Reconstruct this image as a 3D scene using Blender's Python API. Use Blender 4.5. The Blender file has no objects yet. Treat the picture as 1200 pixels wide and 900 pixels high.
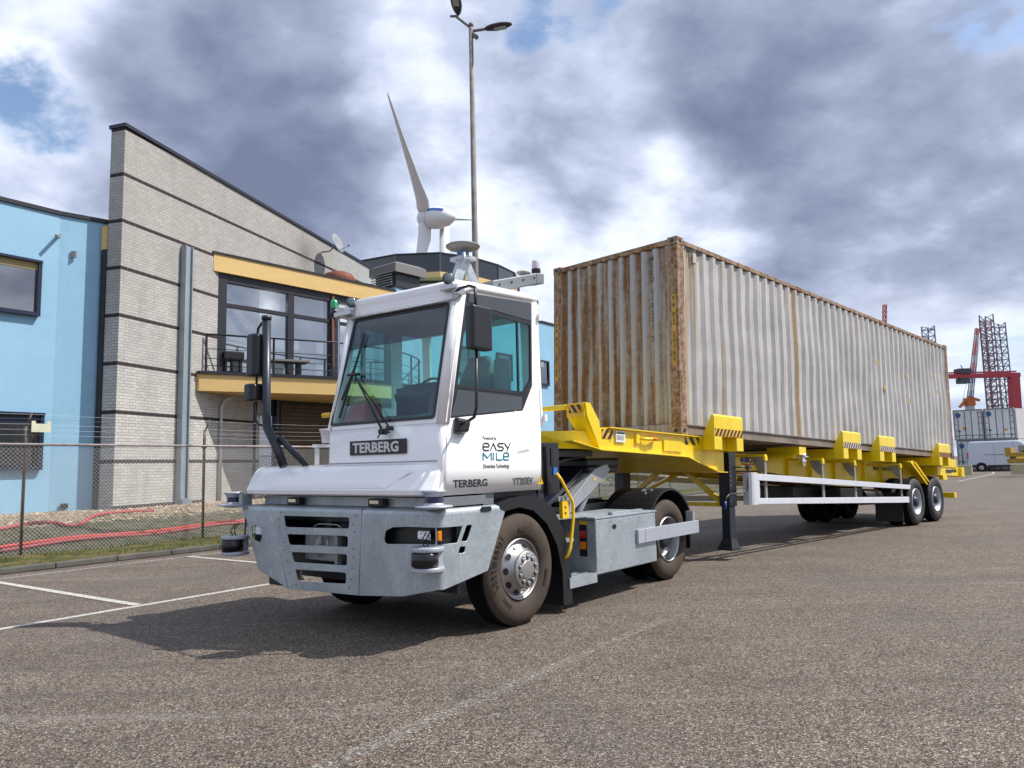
import bpy, bmesh, math, random
from mathutils import Vector, Matrix, Euler
R=math.radians
random.seed(7)
SC=bpy.context.scene
COL=SC.collection
# ---------------------------------------------------------------- camera
cam_d=bpy.data.cameras.new('camera'); cam=bpy.data.objects.new('camera',cam_d); COL.objects.link(cam)
cam_d.sensor_fit='HORIZONTAL'; cam_d.sensor_width=36.0; cam_d.lens=887.85/1200*36; cam_d.clip_start=0.05; cam_d.clip_end=3000
_p,_r=0.1068,-0.0221
_f=Vector((0,math.cos(_p),math.sin(_p))); _u=Vector((0,-math.sin(_p),math.cos(_p))); _x=Vector((1,0,0))
_rt=_x*math.cos(_r)+_u*math.sin(_r); _up=_u*math.cos(_r)-_x*math.sin(_r)
cam.matrix_world=Matrix(((_rt.x,_up.x,-_f.x,0),(_rt.y,_up.y,-_f.y,0),(_rt.z,_up.z,-_f.z,1.512),(0,0,0,1)))
SC.camera=cam
# ---------------------------------------------------------------- view
SC.view_settings.view_transform='Standard'; SC.view_settings.look='None'
SC.view_settings.exposure=0.32; SC.view_settings.gamma=1.0; SC.view_settings.use_curve_mapping=False
SC.render.engine='CYCLES'
try:
    SC.cycles.max_bounces=8; SC.cycles.transparent_max_bounces=24; SC.cycles.sample_clamp_indirect=4.0
    SC.cycles.caustics_reflective=False; SC.cycles.caustics_refractive=False
except Exception: pass
# ---------------------------------------------------------------- sun and sky
SUNV=Vector((0.781,0.014,1.0)).normalized()
sun_d=bpy.data.lights.new('sun','SUN'); sun=bpy.data.objects.new('sun',sun_d); COL.objects.link(sun)
sun_d.energy=4.4; sun_d.angle=R(0.55); sun_d.color=(1.0,0.955,0.88)
sun.rotation_euler=SUNV.to_track_quat('Z','Y').to_euler(); sun.location=(0,0,60)

class NT:
    """tiny node-tree helper"""
    def __init__(s,tree): s.t=tree; s.n=tree.nodes; s.l=tree.links
    def add(s,typ,**k):
        nd=s.n.new(typ)
        for a,b in k.items():
            if a.startswith('i_'):
                key=a[2:].replace('_',' ')
                nd.inputs[key].default_value=b
            else: setattr(nd,a,b)
        return nd
    def link(s,a,b): s.l.new(a,b)
    def val(s,sock,v):
        if hasattr(v,'is_output') or isinstance(v,bpy.types.NodeSocket): s.l.new(v,sock)
        else: sock.default_value=v
    def math(s,op,a,b=None,c=None,clamp=False):
        nd=s.n.new('ShaderNodeMath'); nd.operation=op; nd.use_clamp=clamp
        s.val(nd.inputs[0],a)
        if b is not None: s.val(nd.inputs[1],b)
        if c is not None: s.val(nd.inputs[2],c)
        return nd.outputs[0]
    def vmath(s,op,a,b=None):
        nd=s.n.new('ShaderNodeVectorMath'); nd.operation=op
        s.val(nd.inputs[0],a)
        if b is not None: s.val(nd.inputs[1],b)
        return nd.outputs[1] if op in('DOT_PRODUCT','LENGTH','DISTANCE') else nd.outputs[0]
    def scale(s,a,f):
        nd=s.n.new('ShaderNodeVectorMath'); nd.operation='SCALE'; s.val(nd.inputs[0],a); s.val(nd.inputs['Scale'],f); return nd.outputs[0]
    def mix(s,f,a,b,blend='MIX'):
        nd=s.n.new('ShaderNodeMix'); nd.data_type='RGBA'; nd.blend_type=blend
        s.val(nd.inputs[0],f); s.val(nd.inputs[6],a); s.val(nd.inputs[7],b); return nd.outputs[2]
    def ramp(s,f,stops,interp='LINEAR'):
        nd=s.n.new('ShaderNodeValToRGB'); nd.color_ramp.interpolation=interp
        cr=nd.color_ramp
        while len(cr.elements)<len(stops): cr.elements.new(0.5)
        for e,(p,c) in zip(cr.elements,stops):
            e.position=p; e.color=(c[0],c[1],c[2],1) if len(c)==3 else c
        s.val(nd.inputs[0],f); return nd.outputs[0]
    def mapr(s,v,a,b,c=0.0,d=1.0,smooth=False):
        nd=s.n.new('ShaderNodeMapRange'); nd.clamp=True
        if smooth: nd.interpolation_type='SMOOTHSTEP'
        s.val(nd.inputs[0],v); s.val(nd.inputs[1],a); s.val(nd.inputs[2],b); s.val(nd.inputs[3],c); s.val(nd.inputs[4],d); return nd.outputs[0]
    def noise(s,vec,scale,detail=3,rough=.5,dist=0.0,out=0):
        nd=s.n.new('ShaderNodeTexNoise'); 
        if vec is not None: s.l.new(vec,nd.inputs['Vector'])
        nd.inputs['Scale'].default_value=scale; nd.inputs['Detail'].default_value=detail; nd.inputs['Roughness'].default_value=rough; nd.inputs['Distortion'].default_value=dist
        return nd.outputs[out]
    def mapping(s,vec,loc=(0,0,0),rot=(0,0,0),sc=(1,1,1)):
        nd=s.n.new('ShaderNodeMapping'); s.l.new(vec,nd.inputs[0]); nd.inputs[1].default_value=loc; nd.inputs[2].default_value=rot; nd.inputs[3].default_value=sc; return nd.outputs[0]
    def bump(s,h,strength=.3,dist=.01,normal=None):
        nd=s.n.new('ShaderNodeBump'); nd.inputs['Strength'].default_value=strength; nd.inputs['Distance'].default_value=dist; s.l.new(h,nd.inputs['Height'])
        if normal is not None: s.l.new(normal,nd.inputs['Normal'])
        return nd.outputs[0]

W_=bpy.data.worlds.new('World'); SC.world=W_; W_.use_nodes=True
w=NT(W_.node_tree); w.n.clear()
out=w.add('ShaderNodeOutputWorld'); bg=w.add('ShaderNodeBackground')
sky=w.add('ShaderNodeTexSky'); sky.sky_type='NISHITA'; sky.sun_disc=False
sky.sun_elevation=math.asin(SUNV.z); sky.sun_rotation=math.atan2(SUNV.x,SUNV.y)
sky.air_density=1.0; sky.dust_density=1.2; sky.ozone_density=1.5
tc=w.add('ShaderNodeTexCoord'); D=tc.outputs['Generated']
sep=w.add('ShaderNodeSeparateXYZ'); w.link(D,sep.inputs[0]); dz=sep.outputs[2]
def cdir(px,py):
    v=_rt*((px-600)/887.85)+_up*(-(py-450)/887.85)+_f
    v.normalize(); return v
# cloud layer coordinates: perspective-flattened dome
den=w.math('ADD',w.math('MAXIMUM',dz,0.0),0.42)
P=w.vmath('DIVIDE',D,None)
P_=P.node; cmb=w.add('ShaderNodeCombineXYZ'); w.link(den,cmb.inputs[0]); w.link(den,cmb.inputs[1]); cmb.inputs[2].default_value=1.0; w.link(cmb.outputs[0],P_.inputs[1])
warp=w.noise(P,1.3,3,.5,out=1)
Pw=w.vmath('ADD',P,w.scale(w.vmath('SUBTRACT',warp,(.5,.5,.5)),0.22))
def blob(px,py,rad,amp):
    """soft patch of cloud thickness around one sky direction"""
    c=cdir(px,py); d=w.vmath('DOT_PRODUCT',D,tuple(c))
    a=w.mapr(d,math.cos(rad/887.85),1.0,0.0,1.0,True)
    return w.math('MULTIPLY',a,amp)
n1=w.noise(Pw,2.2,12,.57,0)
n2=w.noise(Pw,9.0,9,.60,0)
bil=w.math('MULTIPLY',w.math('ABSOLUTE',w.math('SUBTRACT',w.noise(Pw,5.2,4,.5),.5)),2.0)
n3=w.noise(w.vmath('ADD',Pw,(3.1,1.7,.4)),1.15,5,.5)
# coverage
THICK=[(270,130,200,.29),(380,210,130,.20),(200,60,120,.10),(660,190,105,.32),(1010,90,270,.34),(1150,170,150,.16),(880,40,120,.14),(880,150,80,.12),(1150,320,90,.15)]
THIN=[(480,30,120,-.17),(630,90,80,-.11),(760,265,140,-.15),(610,255,90,-.12),(30,190,130,-.20),(1020,260,130,-.16),(785,180,35,-.16),(1100,250,80,-.1),(1130,410,110,-.12),(690,350,120,-.12),(740,70,60,-.08)]
HOLE=[(650,10,90,.46),(745,5,60,.36),(600,85,60,.36),(1160,0,70,.34),(60,190,110,.26),(5,130,100,.22),(810,330,60,.25),(670,250,45,.2),(420,0,60,.15),(1150,420,80,.25),(900,300,50,.15)]
tk=w.math('ADD',w.math('MULTIPLY',w.math('SUBTRACT',n3,.5),.8),0.41)
for b in THICK+THIN: tk=w.math('ADD',tk,blob(*b))
tk=w.math('ADD',tk,w.math('MULTIPLY',w.math('SUBTRACT',n1,.5),1.7))
tk=w.math('ADD',tk,w.math('MULTIPLY',w.math('SUBTRACT',n2,.5),.42))
tk=w.math('ADD',tk,w.math('MULTIPLY',w.math('SUBTRACT',.22,bil),.42))
cov=w.math('ADD',w.math('MULTIPLY',w.math('SUBTRACT',n1,.5),2.6),.95)
cov=w.math('ADD',cov,w.math('MULTIPLY',w.math('SUBTRACT',n2,.5),.9))
for b in HOLE: cov=w.math('SUBTRACT',cov,blob(*b))
cov=w.mapr(cov,.28,.62,0,1,True)
ccol=w.ramp(w.mapr(tk,-.1,1.15),[(0,(.66,.75,.92)),(.11,(1.03,1.05,1.10)),(.20,(.90,.925,.98)),(.33,(.72,.76,.85)),(.46,(.52,.565,.67)),(.63,(.34,.38,.48)),(.84,(.22,.255,.34)),(1,(.165,.195,.27))])
ccol=w.mix(1.0,ccol,(.965,.995,1.075,1),'MULTIPLY')
skyc=w.scale(sky.outputs[0],0.15)
hz=w.mapr(dz,0.0,.30,1.0,0.0,True)
blue=w.mix(w.math('MULTIPLY',hz,.45),skyc,(.60,.68,.80,1))
mixc=w.mix(cov,blue,ccol)
hb=w.noise(w.mapping(D,sc=(1.8,1.8,15)),2.2,7,.58); hcol=w.ramp(w.mapr(hb,.32,.68),[(0,(.78,.84,.95)),(.45,(.52,.60,.74)),(1,(.26,.32,.46))])
mixc=w.mix(w.mapr(dz,0.04,.24,.80,0.0,True),mixc,hcol)
mixc=w.mix(w.mapr(dz,-.02,-.1,0.0,1.0),mixc,(.20,.19,.18,1))
w.link(mixc,bg.inputs['Color'])
bg.inputs['Strength'].default_value=1.0
w.link(bg.outputs[0],out.inputs[0])
# ================================================================ helpers
def srgb(r,g,b):
    f=lambda c:(c/255/12.92 if c/255<=.04045 else ((c/255+.055)/1.055)**2.4)
    return (f(r),f(g),f(b))
MATS={}
def mat(name,base=(.5,.5,.5),rough=.5,metal=0.0,fn=None,spec=.5,coat=0.0,bumpn=0.0,bumps=60,var=0.0,vscale=2.0,dirt=0.0,dirtc=(.12,.10,.08)):
    if name in MATS: return MATS[name]
    m=bpy.data.materials.new(name); m.use_nodes=True; t=NT(m.node_tree)
    b=t.n['Principled BSDF']; b.inputs['Base Color'].default_value=(*base,1); b.inputs['Roughness'].default_value=rough; b.inputs['Metallic'].default_value=metal
    b.inputs['Specular IOR Level'].default_value=spec; b.inputs['Coat Weight'].default_value=coat; b.inputs['Coat Roughness'].default_value=.08
    tc=t.add('ShaderNodeTexCoord'); t.O=tc.outputs['Object']; t.b=b
    geo=t.add('ShaderNodeNewGeometry'); t.P=geo.outputs['Position']
    c=None
    if var>0:
        n=t.noise(t.O,vscale,5,.6); c=t.mix(t.mapr(n,.3,.7),tuple(x*(1-var) for x in base)+(1,),tuple(min(1,x*(1+var)) for x in base)+(1,))
        t.link(c,b.inputs['Base Color'])
    if dirt>0:
        n=t.noise(t.O,3.3,8,.7); n2=t.noise(t.mapping(t.O,sc=(9,9,.8)),1.0,4,.6)
        f=t.math('MULTIPLY',t.mapr(t.math('ADD',n,t.math('MULTIPLY',n2,.6)),.72,1.05),dirt)
        c=t.mix(f,c if c is not None else (*base,1),(*dirtc,1)); t.link(c,b.inputs['Base Color'])
        t.link(t.mapr(n,.3,.7,max(0.02,rough-.06),min(1,rough+.15)),b.inputs['Roughness'])
    if bumpn>0:
        t.link(t.bump(t.noise(t.O,bumps,4,.6),bumpn,.004),b.inputs['Normal'])
    if fn: fn(t,b)
    MATS[name]=m; return m

class MB:
    """collects shapes, then links them as one mesh object"""
    def __init__(s): s.bm=bmesh.new()
    def face(s,pts):
        vs=[s.bm.verts.new(p) for p in pts]
        try: return s.bm.faces.new(vs)
        except ValueError: return None
    def hexa(s,c):
        vs=[s.bm.verts.new(p) for p in c]
        for f in ((0,3,2,1),(4,5,6,7),(0,1,5,4),(1,2,6,5),(2,3,7,6),(3,0,4,7)): s.bm.faces.new([vs[i] for i in f])
        return s
    def box(s,x0,x1,y0,y1,z0,z1):
        return s.hexa([(x0,y0,z0),(x1,y0,z0),(x1,y1,z0),(x0,y1,z0),(x0,y0,z1),(x1,y0,z1),(x1,y1,z1),(x0,y1,z1)])
    def obox(s,o,ax,ay,az):
        """oriented box: corner o and three edge vectors"""
        o,ax,ay,az=map(Vector,(o,ax,ay,az))
        return s.hexa([o,o+ax,o+ax+ay,o+ay,o+az,o+ax+az,o+ax+ay+az,o+ay+az])
    def beam(s,p0,p1,w,h,up=(0,0,1)):
        p0,p1,up=Vector(p0),Vector(p1),Vector(up); d=(p1-p0).normalized()
        sd=d.cross(up)
        if sd.length<1e-4: sd=d.cross(Vector((1,0,0)))
        sd.normalize(); u=sd.cross(d).normalized()
        a=sd*w/2; b=u*h/2
        return s.hexa([p0-a-b,p1-a-b,p1+a-b,p0+a-b,p0-a+b,p1-a+b,p1+a+b,p0+a+b])
    def prism(s,poly,fn,a,b):
        """poly of 2-D points, fn(x,y,t)->3-D, between t=a and t=b"""
        A=[s.bm.verts.new(fn(x,y,a)) for x,y in poly]; B=[s.bm.verts.new(fn(x,y,b)) for x,y in poly]; n=len(poly)
        s.bm.faces.new(A); s.bm.faces.new(B[::-1])
        for i in range(n): s.bm.faces.new((A[i],B[i],B[(i+1)%n],A[(i+1)%n]))
        return s
    def tube(s,pts,r,seg=8,caps=True,r2=None):
        pts=[Vector(p) for p in pts]; rings=[]; prev=None
        for i,p in enumerate(pts):
            d=((pts[min(i+1,len(pts)-1)]-pts[max(i-1,0)])).normalized()
            if prev is None:
                a=d.orthogonal().normalized()
            else:
                a=(prev-d*prev.dot(d)).normalized()
            prev=a; b=d.cross(a)
            rr=r if r2 is None else r+(r2-r)*i/(len(pts)-1)
            rings.append([s.bm.verts.new(p+(a*math.cos(2*math.pi*k/seg)+b*math.sin(2*math.pi*k/seg))*rr) for k in range(seg)])
        for q in range(len(rings)-1):
            for k in range(seg): 
                f=s.bm.faces.new((rings[q][k],rings[q][(k+1)%seg],rings[q+1][(k+1)%seg],rings[q+1][k])); f.smooth=True
        if caps: s.bm.faces.new(rings[0][::-1]); s.bm.faces.new(rings[-1])
        return s
    def cyl(s,p0,p1,r,r1=None,seg=20): return s.tube([p0,p1],r,seg,True,r1)
    def lathe(s,prof,o,axis,seg=40,close=False,smooth=True,a0=0,a1=2*math.pi):
        """prof: (radius, distance along axis)"""
        o=Vector(o); ax=Vector(axis).normalized(); a=ax.orthogonal().normalized(); b=ax.cross(a)
        if abs(ax.z)<.5: a=Vector((0,0,1))-ax*ax.z; a.normalize(); b=ax.cross(a)
        full=abs(a1-a0-2*math.pi)<1e-6; n=seg if full else seg+1
        rings=[]
        for r,h in prof:
            rings.append([s.bm.verts.new(o+ax*h+(a*math.cos(a0+(a1-a0)*k/seg)+b*math.sin(a0+(a1-a0)*k/seg))*r) for k in range(n)])
        for q in range(len(rings)-1):
            for k in range(n if full else n-1):
                f=s.bm.faces.new((rings[q][k],rings[q][(k+1)%n],rings[q+1][(k+1)%n],rings[q+1][k])); f.smooth=smooth
        if close and full:
            for rg,rv in ((rings[0],True),(rings[-1],False)):
                s.bm.faces.new(rg[::-1] if rv else rg)
        return s
    def loft(s,sections,smooth=True,caps=True):
        rs=[[s.bm.verts.new(p) for p in sec] for sec in sections]; n=len(rs[0])
        for q in range(len(rs)-1):
            for k in range(n):
                f=s.bm.faces.new((rs[q][k],rs[q][(k+1)%n],rs[q+1][(k+1)%n],rs[q+1][k])); f.smooth=smooth
        if caps: s.bm.faces.new(rs[0][::-1]); s.bm.faces.new(rs[-1])
        return s
    def addmesh(s,me,M=None):
        tmp=bmesh.new(); tmp.from_mesh(me)
        if M is not None: bmesh.ops.transform(tmp,matrix=M,verts=tmp.verts)
        m2=bpy.data.meshes.new('tmp'); tmp.to_mesh(m2); tmp.free(); s.bm.from_mesh(m2); bpy.data.meshes.remove(m2); return s
    def build(s,name,m,parent=None,bevel=0.0,seg=2,smooth=False,mats=None,weld=False,flip=True):
        if weld: bmesh.ops.remove_doubles(s.bm,verts=s.bm.verts,dist=1e-5)
        if flip: bmesh.ops.recalc_face_normals(s.bm,faces=s.bm.faces)
        me=bpy.data.meshes.new(name); s.bm.to_mesh(me); s.bm.free()
        me.materials.append(m)
        o=bpy.data.objects.new(name,me); COL.objects.link(o)
        if parent is not None: o.parent=parent
        if bevel>0:
            md=o.modifiers.new('bevel','BEVEL'); md.width=bevel; md.segments=seg; md.limit_method='ANGLE'; md.angle_limit=R(35); md.harden_normals=False
        if smooth:
            for p in me.polygons: p.use_smooth=True
        return o
def tag(o,label=None,cat=None,group=None,kind=None):
    if label: o['label']=label
    if cat: o['category']=cat
    if group: o['group']=group
    if kind: o['kind']=kind
    return o
def thing(name,label,cat,loc=(0,0,0),rotz=0.0,group=None,tilt=0.0):
    o=bpy.data.objects.new(name,None); COL.objects.link(o); o.location=loc; o.rotation_euler=(0,tilt,rotz)
    o.empty_display_size=.3
    return tag(o,label,cat,group)
def copy_tree(o,parent=None):
    c=o.copy(); COL.objects.link(c)
    if parent is not None: c.parent=parent
    for ch in list(o.children): copy_tree(ch,c)
    return c
def curve_mesh(cu):
    ob=bpy.data.objects.new('tmpc',cu); COL.objects.link(ob)
    dg=bpy.context.evaluated_depsgraph_get(); dg.update()
    me=bpy.data.meshes.new_from_object(ob.evaluated_get(dg)); COL.objects.unlink(ob); bpy.data.objects.remove(ob); return me
def plate_mesh(outer,holes=(),th=.01,bev=0.0):
    """flat plate in its XY plane with holes, thickness th centred on z=0"""
    cu=bpy.data.curves.new('pl','CURVE'); cu.dimensions='2D'; cu.fill_mode='BOTH'; cu.extrude=max(th/2-bev,.0005); cu.bevel_depth=bev; cu.bevel_resolution=1
    for loop in [outer,*holes]:
        sp=cu.splines.new('POLY'); sp.points.add(len(loop)-1)
        for p,(x,y) in zip(sp.points,loop): p.co=(x,y,0,1)
        sp.use_cyclic_u=True
    return curve_mesh(cu)
def rrect(x0,y0,x1,y1,r,n=4):
    out=[]
    for cx,cy,a in ((x1-r,y1-r,0),(x0+r,y1-r,90),(x0+r,y0+r,180),(x1-r,y0+r,270)):
        for k in range(n+1):
            t=R(a+90*k/n); out.append((cx+r*math.cos(t),cy+r*math.sin(t)))
    return out
def rpoly(pts,r,n=3):
    """round the corners of a polygon"""
    out=[]; N=len(pts)
    for i in range(N):
        p0=Vector(pts[i-1]).to_2d();p=Vector(pts[i]).to_2d();p1=Vector(pts[(i+1)%N]).to_2d()
        a=(p0-p);b=(p1-p); rr=min(r,a.length*.45,b.length*.45); a=p+a.normalized()*rr; b=p+b.normalized()*rr
        for k in range(n+1):
            t=k/n; q=a*(1-t)**2+p*2*t*(1-t)+b*t*t; out.append((q.x,q.y))
    return out
def M3(o,x,y):
    """matrix with origin o, local x along x, local y along y"""
    x=Vector(x).normalized(); y=Vector(y).normalized(); z=x.cross(y).normalized(); y=z.cross(x)
    return Matrix(((x.x,y.x,z.x,o[0]),(x.y,y.y,z.y,o[1]),(x.z,y.z,z.z,o[2]),(0,0,0,1)))
def text_mesh(s,size,ext=.001,off=0.0,space=1.0,sx=1.0,align='LEFT'):
    cu=bpy.data.curves.new('tx','FONT'); cu.body=s; cu.size=size; cu.extrude=ext; cu.offset=off; cu.space_character=space; cu.align_x=align; cu.resolution_u=3
    me=curve_mesh(cu)
    if sx!=1.0:
        for v in me.vertices: v.co.x*=sx
    return me
def put_text(s,size,M,name,m,parent,**k):
    b=MB(); b.addmesh(text_mesh(s,size,**k),M); return b.build(name,m,parent,flip=False)
# world frames
class Frame:
    def __init__(s,ox,oy,deg): 
        a=R(deg); s.o=Vector((ox,oy,0)); s.d=Vector((math.cos(a),math.sin(a),0)); s.n=Vector((-math.sin(a),math.cos(a),0)); s.a=a
    def p(s,u,v,z=0): return s.o+s.d*u+s.n*v+Vector((0,0,z))

# ---------------------------------------------------------------- materials
def f_galv(t,b):
    v=t.add('ShaderNodeTexVoronoi'); t.link(t.mapping(t.O,sc=(15,15,15)),v.inputs['Vector']); v.inputs['Randomness'].default_value=1
    sp=t.add('ShaderNodeSeparateColor'); t.link(v.outputs['Color'],sp.inputs[0])
    n=t.noise(t.O,2.3,6,.65); n2=t.noise(t.mapping(t.O,sc=(3,3,1)),5,6,.7)
    c=t.mix(t.mapr(n,.3,.7),(.33,.385,.42,1),(.56,.61,.645,1))
    c=t.mix(t.math('MULTIPLY',sp.outputs[0],.36),c,(.19,.225,.255,1)); c=t.mix(t.mapr(t.noise(t.O,11,5,.7,1.5),.52,.72,0,.25),c,(.60,.64,.66,1))
    c=t.mix(t.mapr(n2,.56,.72,0,.55),c,(.62,.64,.65,1))
    t.link(c,b.inputs['Base Color']); t.link(t.mapr(sp.outputs[1],0,1,.34,.56),b.inputs['Roughness'])
    t.link(t.bump(t.noise(t.O,30,4,.6),.12,.004),b.inputs['Normal'])
GALV=mat('galvanised steel',(.45,.48,.5),.45,.55,f_galv)
def f_galvd(t,b):
    n=t.noise(t.O,3.3,6,.65); v=t.add('ShaderNodeTexVoronoi'); t.link(t.mapping(t.O,sc=(26,26,26)),v.inputs['Vector']); sp=t.add('ShaderNodeSeparateColor'); t.link(v.outputs['Color'],sp.inputs[0])
    c=t.mix(t.mapr(n,.3,.7),(.17,.185,.20,1),(.25,.27,.285,1)); c=t.mix(t.math('MULTIPLY',sp.outputs[0],.3),c,(.13,.145,.16,1)); t.link(c,b.inputs['Base Color'])
    t.link(t.mapr(sp.outputs[1],0,1,.4,.6),b.inputs['Roughness'])
DGALV=mat('dull zinc steel',(.2,.22,.23),.5,.4,f_galvd)
WHITE=mat('white vehicle paint',(.90,.90,.905),.18,0,coat=.5,dirt=.02,dirtc=(.5,.47,.43))
def f_yel(t,b): pass
WHITE2=mat('white plastic',(.78,.79,.80),.35,dirt=.15,dirtc=(.4,.38,.35))
YEL=mat('yellow trailer paint',(.86,.63,.004),.33,0,coat=.35,dirt=.22,dirtc=(.30,.19,.02))
YEL2=mat('yellow grip paint',(.80,.50,.01),.4,dirt=.1)
BLK=mat('black plastic',(.009,.010,.012),.38,var=.15,bumpn=.15,bumps=180)
BLK2=mat('black steel paint',(.012,.013,.016),.35,dirt=.25,dirtc=(.08,.075,.07))
NAVY=mat('dark blue black steel',(.014,.018,.03),.38,var=.2)
DARKIN=mat('dark interior trim',(.03,.034,.04),.7)
def f_rub(t,b):
    # dust-brown side walls, blacker tread: by distance from hub stored in object space radius attribute
    n=t.noise(t.O,5,6,.65); n2=t.noise(t.O,60,3,.6)
    c=t.mix(t.mapr(n,.3,.7),(.045,.035,.028,1),(.082,.062,.047,1)); c=t.mix(t.mapr(n2,.5,.8,0,.25),c,(.05,.04,.035,1))
    t.link(c,b.inputs['Base Color']); t.link(t.bump(n2,.15,.003),b.inputs['Normal'])
DUSTR=mat('dusty brown tyre rubber',(.12,.085,.06),.8,0,f_rub,spec=.25)
RUB=mat('black tyre rubber',(.009,.009,.010),.85,var=.3,vscale=6,bumpn=.2,bumps=90,spec=.12)
TRUB=mat('grey black tyre rubber',(.03,.031,.034),.7,var=.35,vscale=5,spec=.35)
LETT=mat('tyre letter rubber',(.018,.015,.013),.6)
ALU=mat('polished wheel alloy',(.40,.40,.41),.38,1.0,dirt=.35,dirtc=(.25,.22,.2))
HUBM=mat('brushed hub alloy',(.42,.41,.40),.40,.8,dirt=.4,dirtc=(.2,.17,.14))
STEEL=mat('grey painted steel',(.34,.36,.38),.4,.3,dirt=.3)
CHR=mat('chrome',(.8,.8,.82),.08,1.0)
PALEBAR=mat('pale grey aluminium bar',(.42,.45,.51),.38,.25,var=.06,vscale=2)
GUARD=mat('white grey guard paint',(.66,.68,.74),.4,.1,dirt=.15)
def glassmat(name,tint,gl=.12,rough=.01,tcol=None,add=.0):
    m=bpy.data.materials.new(name); m.use_nodes=True; t=NT(m.node_tree); t.n.clear(); o=t.add('ShaderNodeOutputMaterial')
    tr=t.add('ShaderNodeBsdfTransparent'); tr.inputs[0].default_value=(*tint,1); g=t.add('ShaderNodeBsdfGlossy'); g.inputs['Roughness'].default_value=rough; g.inputs['Color'].default_value=(.95,.97,1,1)
    ge=t.add('ShaderNodeNewGeometry'); cs=t.math('ABSOLUTE',t.vmath('DOT_PRODUCT',ge.outputs['Normal'],ge.outputs['Incoming']))
    f=t.math('ADD',t.math('MULTIPLY',t.math('POWER',t.math('SUBTRACT',1.0,cs),5.0),.9),gl+.02,clamp=True)
    mx=t.add('ShaderNodeMixShader'); t.link(f,mx.inputs[0]); t.link(tr.outputs[0],mx.inputs[1]); t.link(g.outputs[0],mx.inputs[2]); t.link(mx.outputs[0],o.inputs[0]); MATS[name]=m; return m
GWIND=glassmat('clear windscreen glass',(.80,.93,.91),.04)
GTEAL=glassmat('teal tinted glass',(.64,.89,.87),.03)
GDARK=glassmat('dark tinted panel glass',(.10,.12,.13),.05)
GLINREFL=glassmat('lining reflection glass',(.35,.42,.45),.06)  # dark tint paints the reflection of the roof lining
GBLD=glassmat('building window glass',(.80,.84,.87),.24)
GBLDD=glassmat('dark reflective window glass',(.07,.08,.09),.26)
LENS=mat('clear lamp lens',(.75,.78,.8),.08,.3,spec=.8)
AMB=mat('amber lens',(.85,.25,.01),.15,coat=.5)
REDL=mat('red lens',(.55,.02,.015),.2,coat=.5)
GRNL=mat('green lens',(.0,.32,.10),.2,coat=.5)
BLUL=mat('blue lens',(.02,.09,.35),.15,coat=.6)
LIDW=mat('dark blue sensor window',(.008,.02,.07),.06,coat=1.0)
BLACKTXT=mat('black lettering',(.015,.015,.018),.4)
GREYTXT=mat('grey lettering',(.07,.075,.08),.4)
TEALTXT=mat('teal lettering',(.0,.22,.30),.4)
SILTXT=mat('silver lettering',(.62,.62,.63),.3,.3)
BLUTXT=mat('blue lettering',(.01,.04,.25),.4)
REDTXT=mat('red marking',(.55,.02,.015),.4)
# ================================================================ setting
S=Frame(0,0,55)
def f_asph(t,b):
    P=t.P
    v=t.add('ShaderNodeTexVoronoi'); t.link(P,v.inputs['Vector']); v.inputs['Scale'].default_value=92
    sp=t.add('ShaderNodeSeparateColor'); t.link(v.outputs['Color'],sp.inputs[0])
    st=t.ramp(sp.outputs[0],[(0,(.032,.030,.032)),(.16,(.085,.072,.062)),(.38,(.150,.122,.098)),(.57,(.20,.175,.150)),(.72,(.19,.128,.085)),(.85,(.30,.275,.25)),(1,(.50,.48,.46))],'CONSTANT')
    v2=t.add('ShaderNodeTexVoronoi'); t.link(P,v2.inputs['Vector']); v2.inputs['Scale'].default_value=92; v2.feature='DISTANCE_TO_EDGE'
    gap=t.mapr(v2.outputs['Distance'],.02,.16)
    c=t.mix(gap,(.032,.027,.023,1),t.mix(1.0,st,(1.36,1.29,1.22,1),'MULTIPLY'))
    f1=t.noise(P,1.1,5,.6); f2=t.noise(t.mapping(P,rot=(0,0,R(-55)),sc=(.25,1.3,1)),1.0,5,.65); f3=t.noise(P,9,4,.6)
    m=t.math('ADD',t.mapr(f1,.3,.7,.86,1.12),t.mapr(f2,.3,.7,-.10,.10)); m=t.math('MULTIPLY',m,t.mapr(f3,.3,.7,.88,1.12))
    c=t.scale(c,m)
    # oil drips and damp patches
    c=t.mix(t.mapr(t.noise(P,.33,3,.5),.52,.72,0,.42),c,(.085,.08,.08,1))
    tr_=t.noise(t.mapping(P,rot=(0,0,R(-53)),sc=(.06,2.2,1)),1.0,4,.6); c=t.mix(t.mapr(tr_,.56,.66,0,.30),c,(.06,.055,.052,1)); c=t.mix(t.mapr(tr_,.30,.40,.22,0),c,(.30,.275,.25,1))
    os_=t.noise(P,1.9,2,.5); c=t.mix(t.mapr(os_,.745,.77,0,.6),c,(.022,.020,.020,1))
    # fine surface cracks
    vc=t.add('ShaderNodeTexVoronoi'); vc.feature='DISTANCE_TO_EDGE'; t.link(t.vmath('ADD',t.scale(P,.32),t.scale(t.noise(P,1.7,3,.5,out=1),.22)),vc.inputs['Vector']); vc.inputs['Scale'].default_value=.8
    c=t.mix(t.math('MULTIPLY',t.mapr(vc.outputs['Distance'],.0,.0045,1,0),.35),c,(.03,.028,.027,1))
    t.link(c,b.inputs['Base Color']); b.inputs['Specular IOR Level'].default_value=.3
    hgt=t.math('ADD',t.math('MULTIPLY',gap,.6),t.math('MULTIPLY',sp.outputs[1],.4))
    t.link(t.bump(hgt,.55,.006),b.inputs['Normal'])
ASPH=mat('exposed aggregate asphalt',(.13,.12,.11),.78,0,f_asph)
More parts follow.
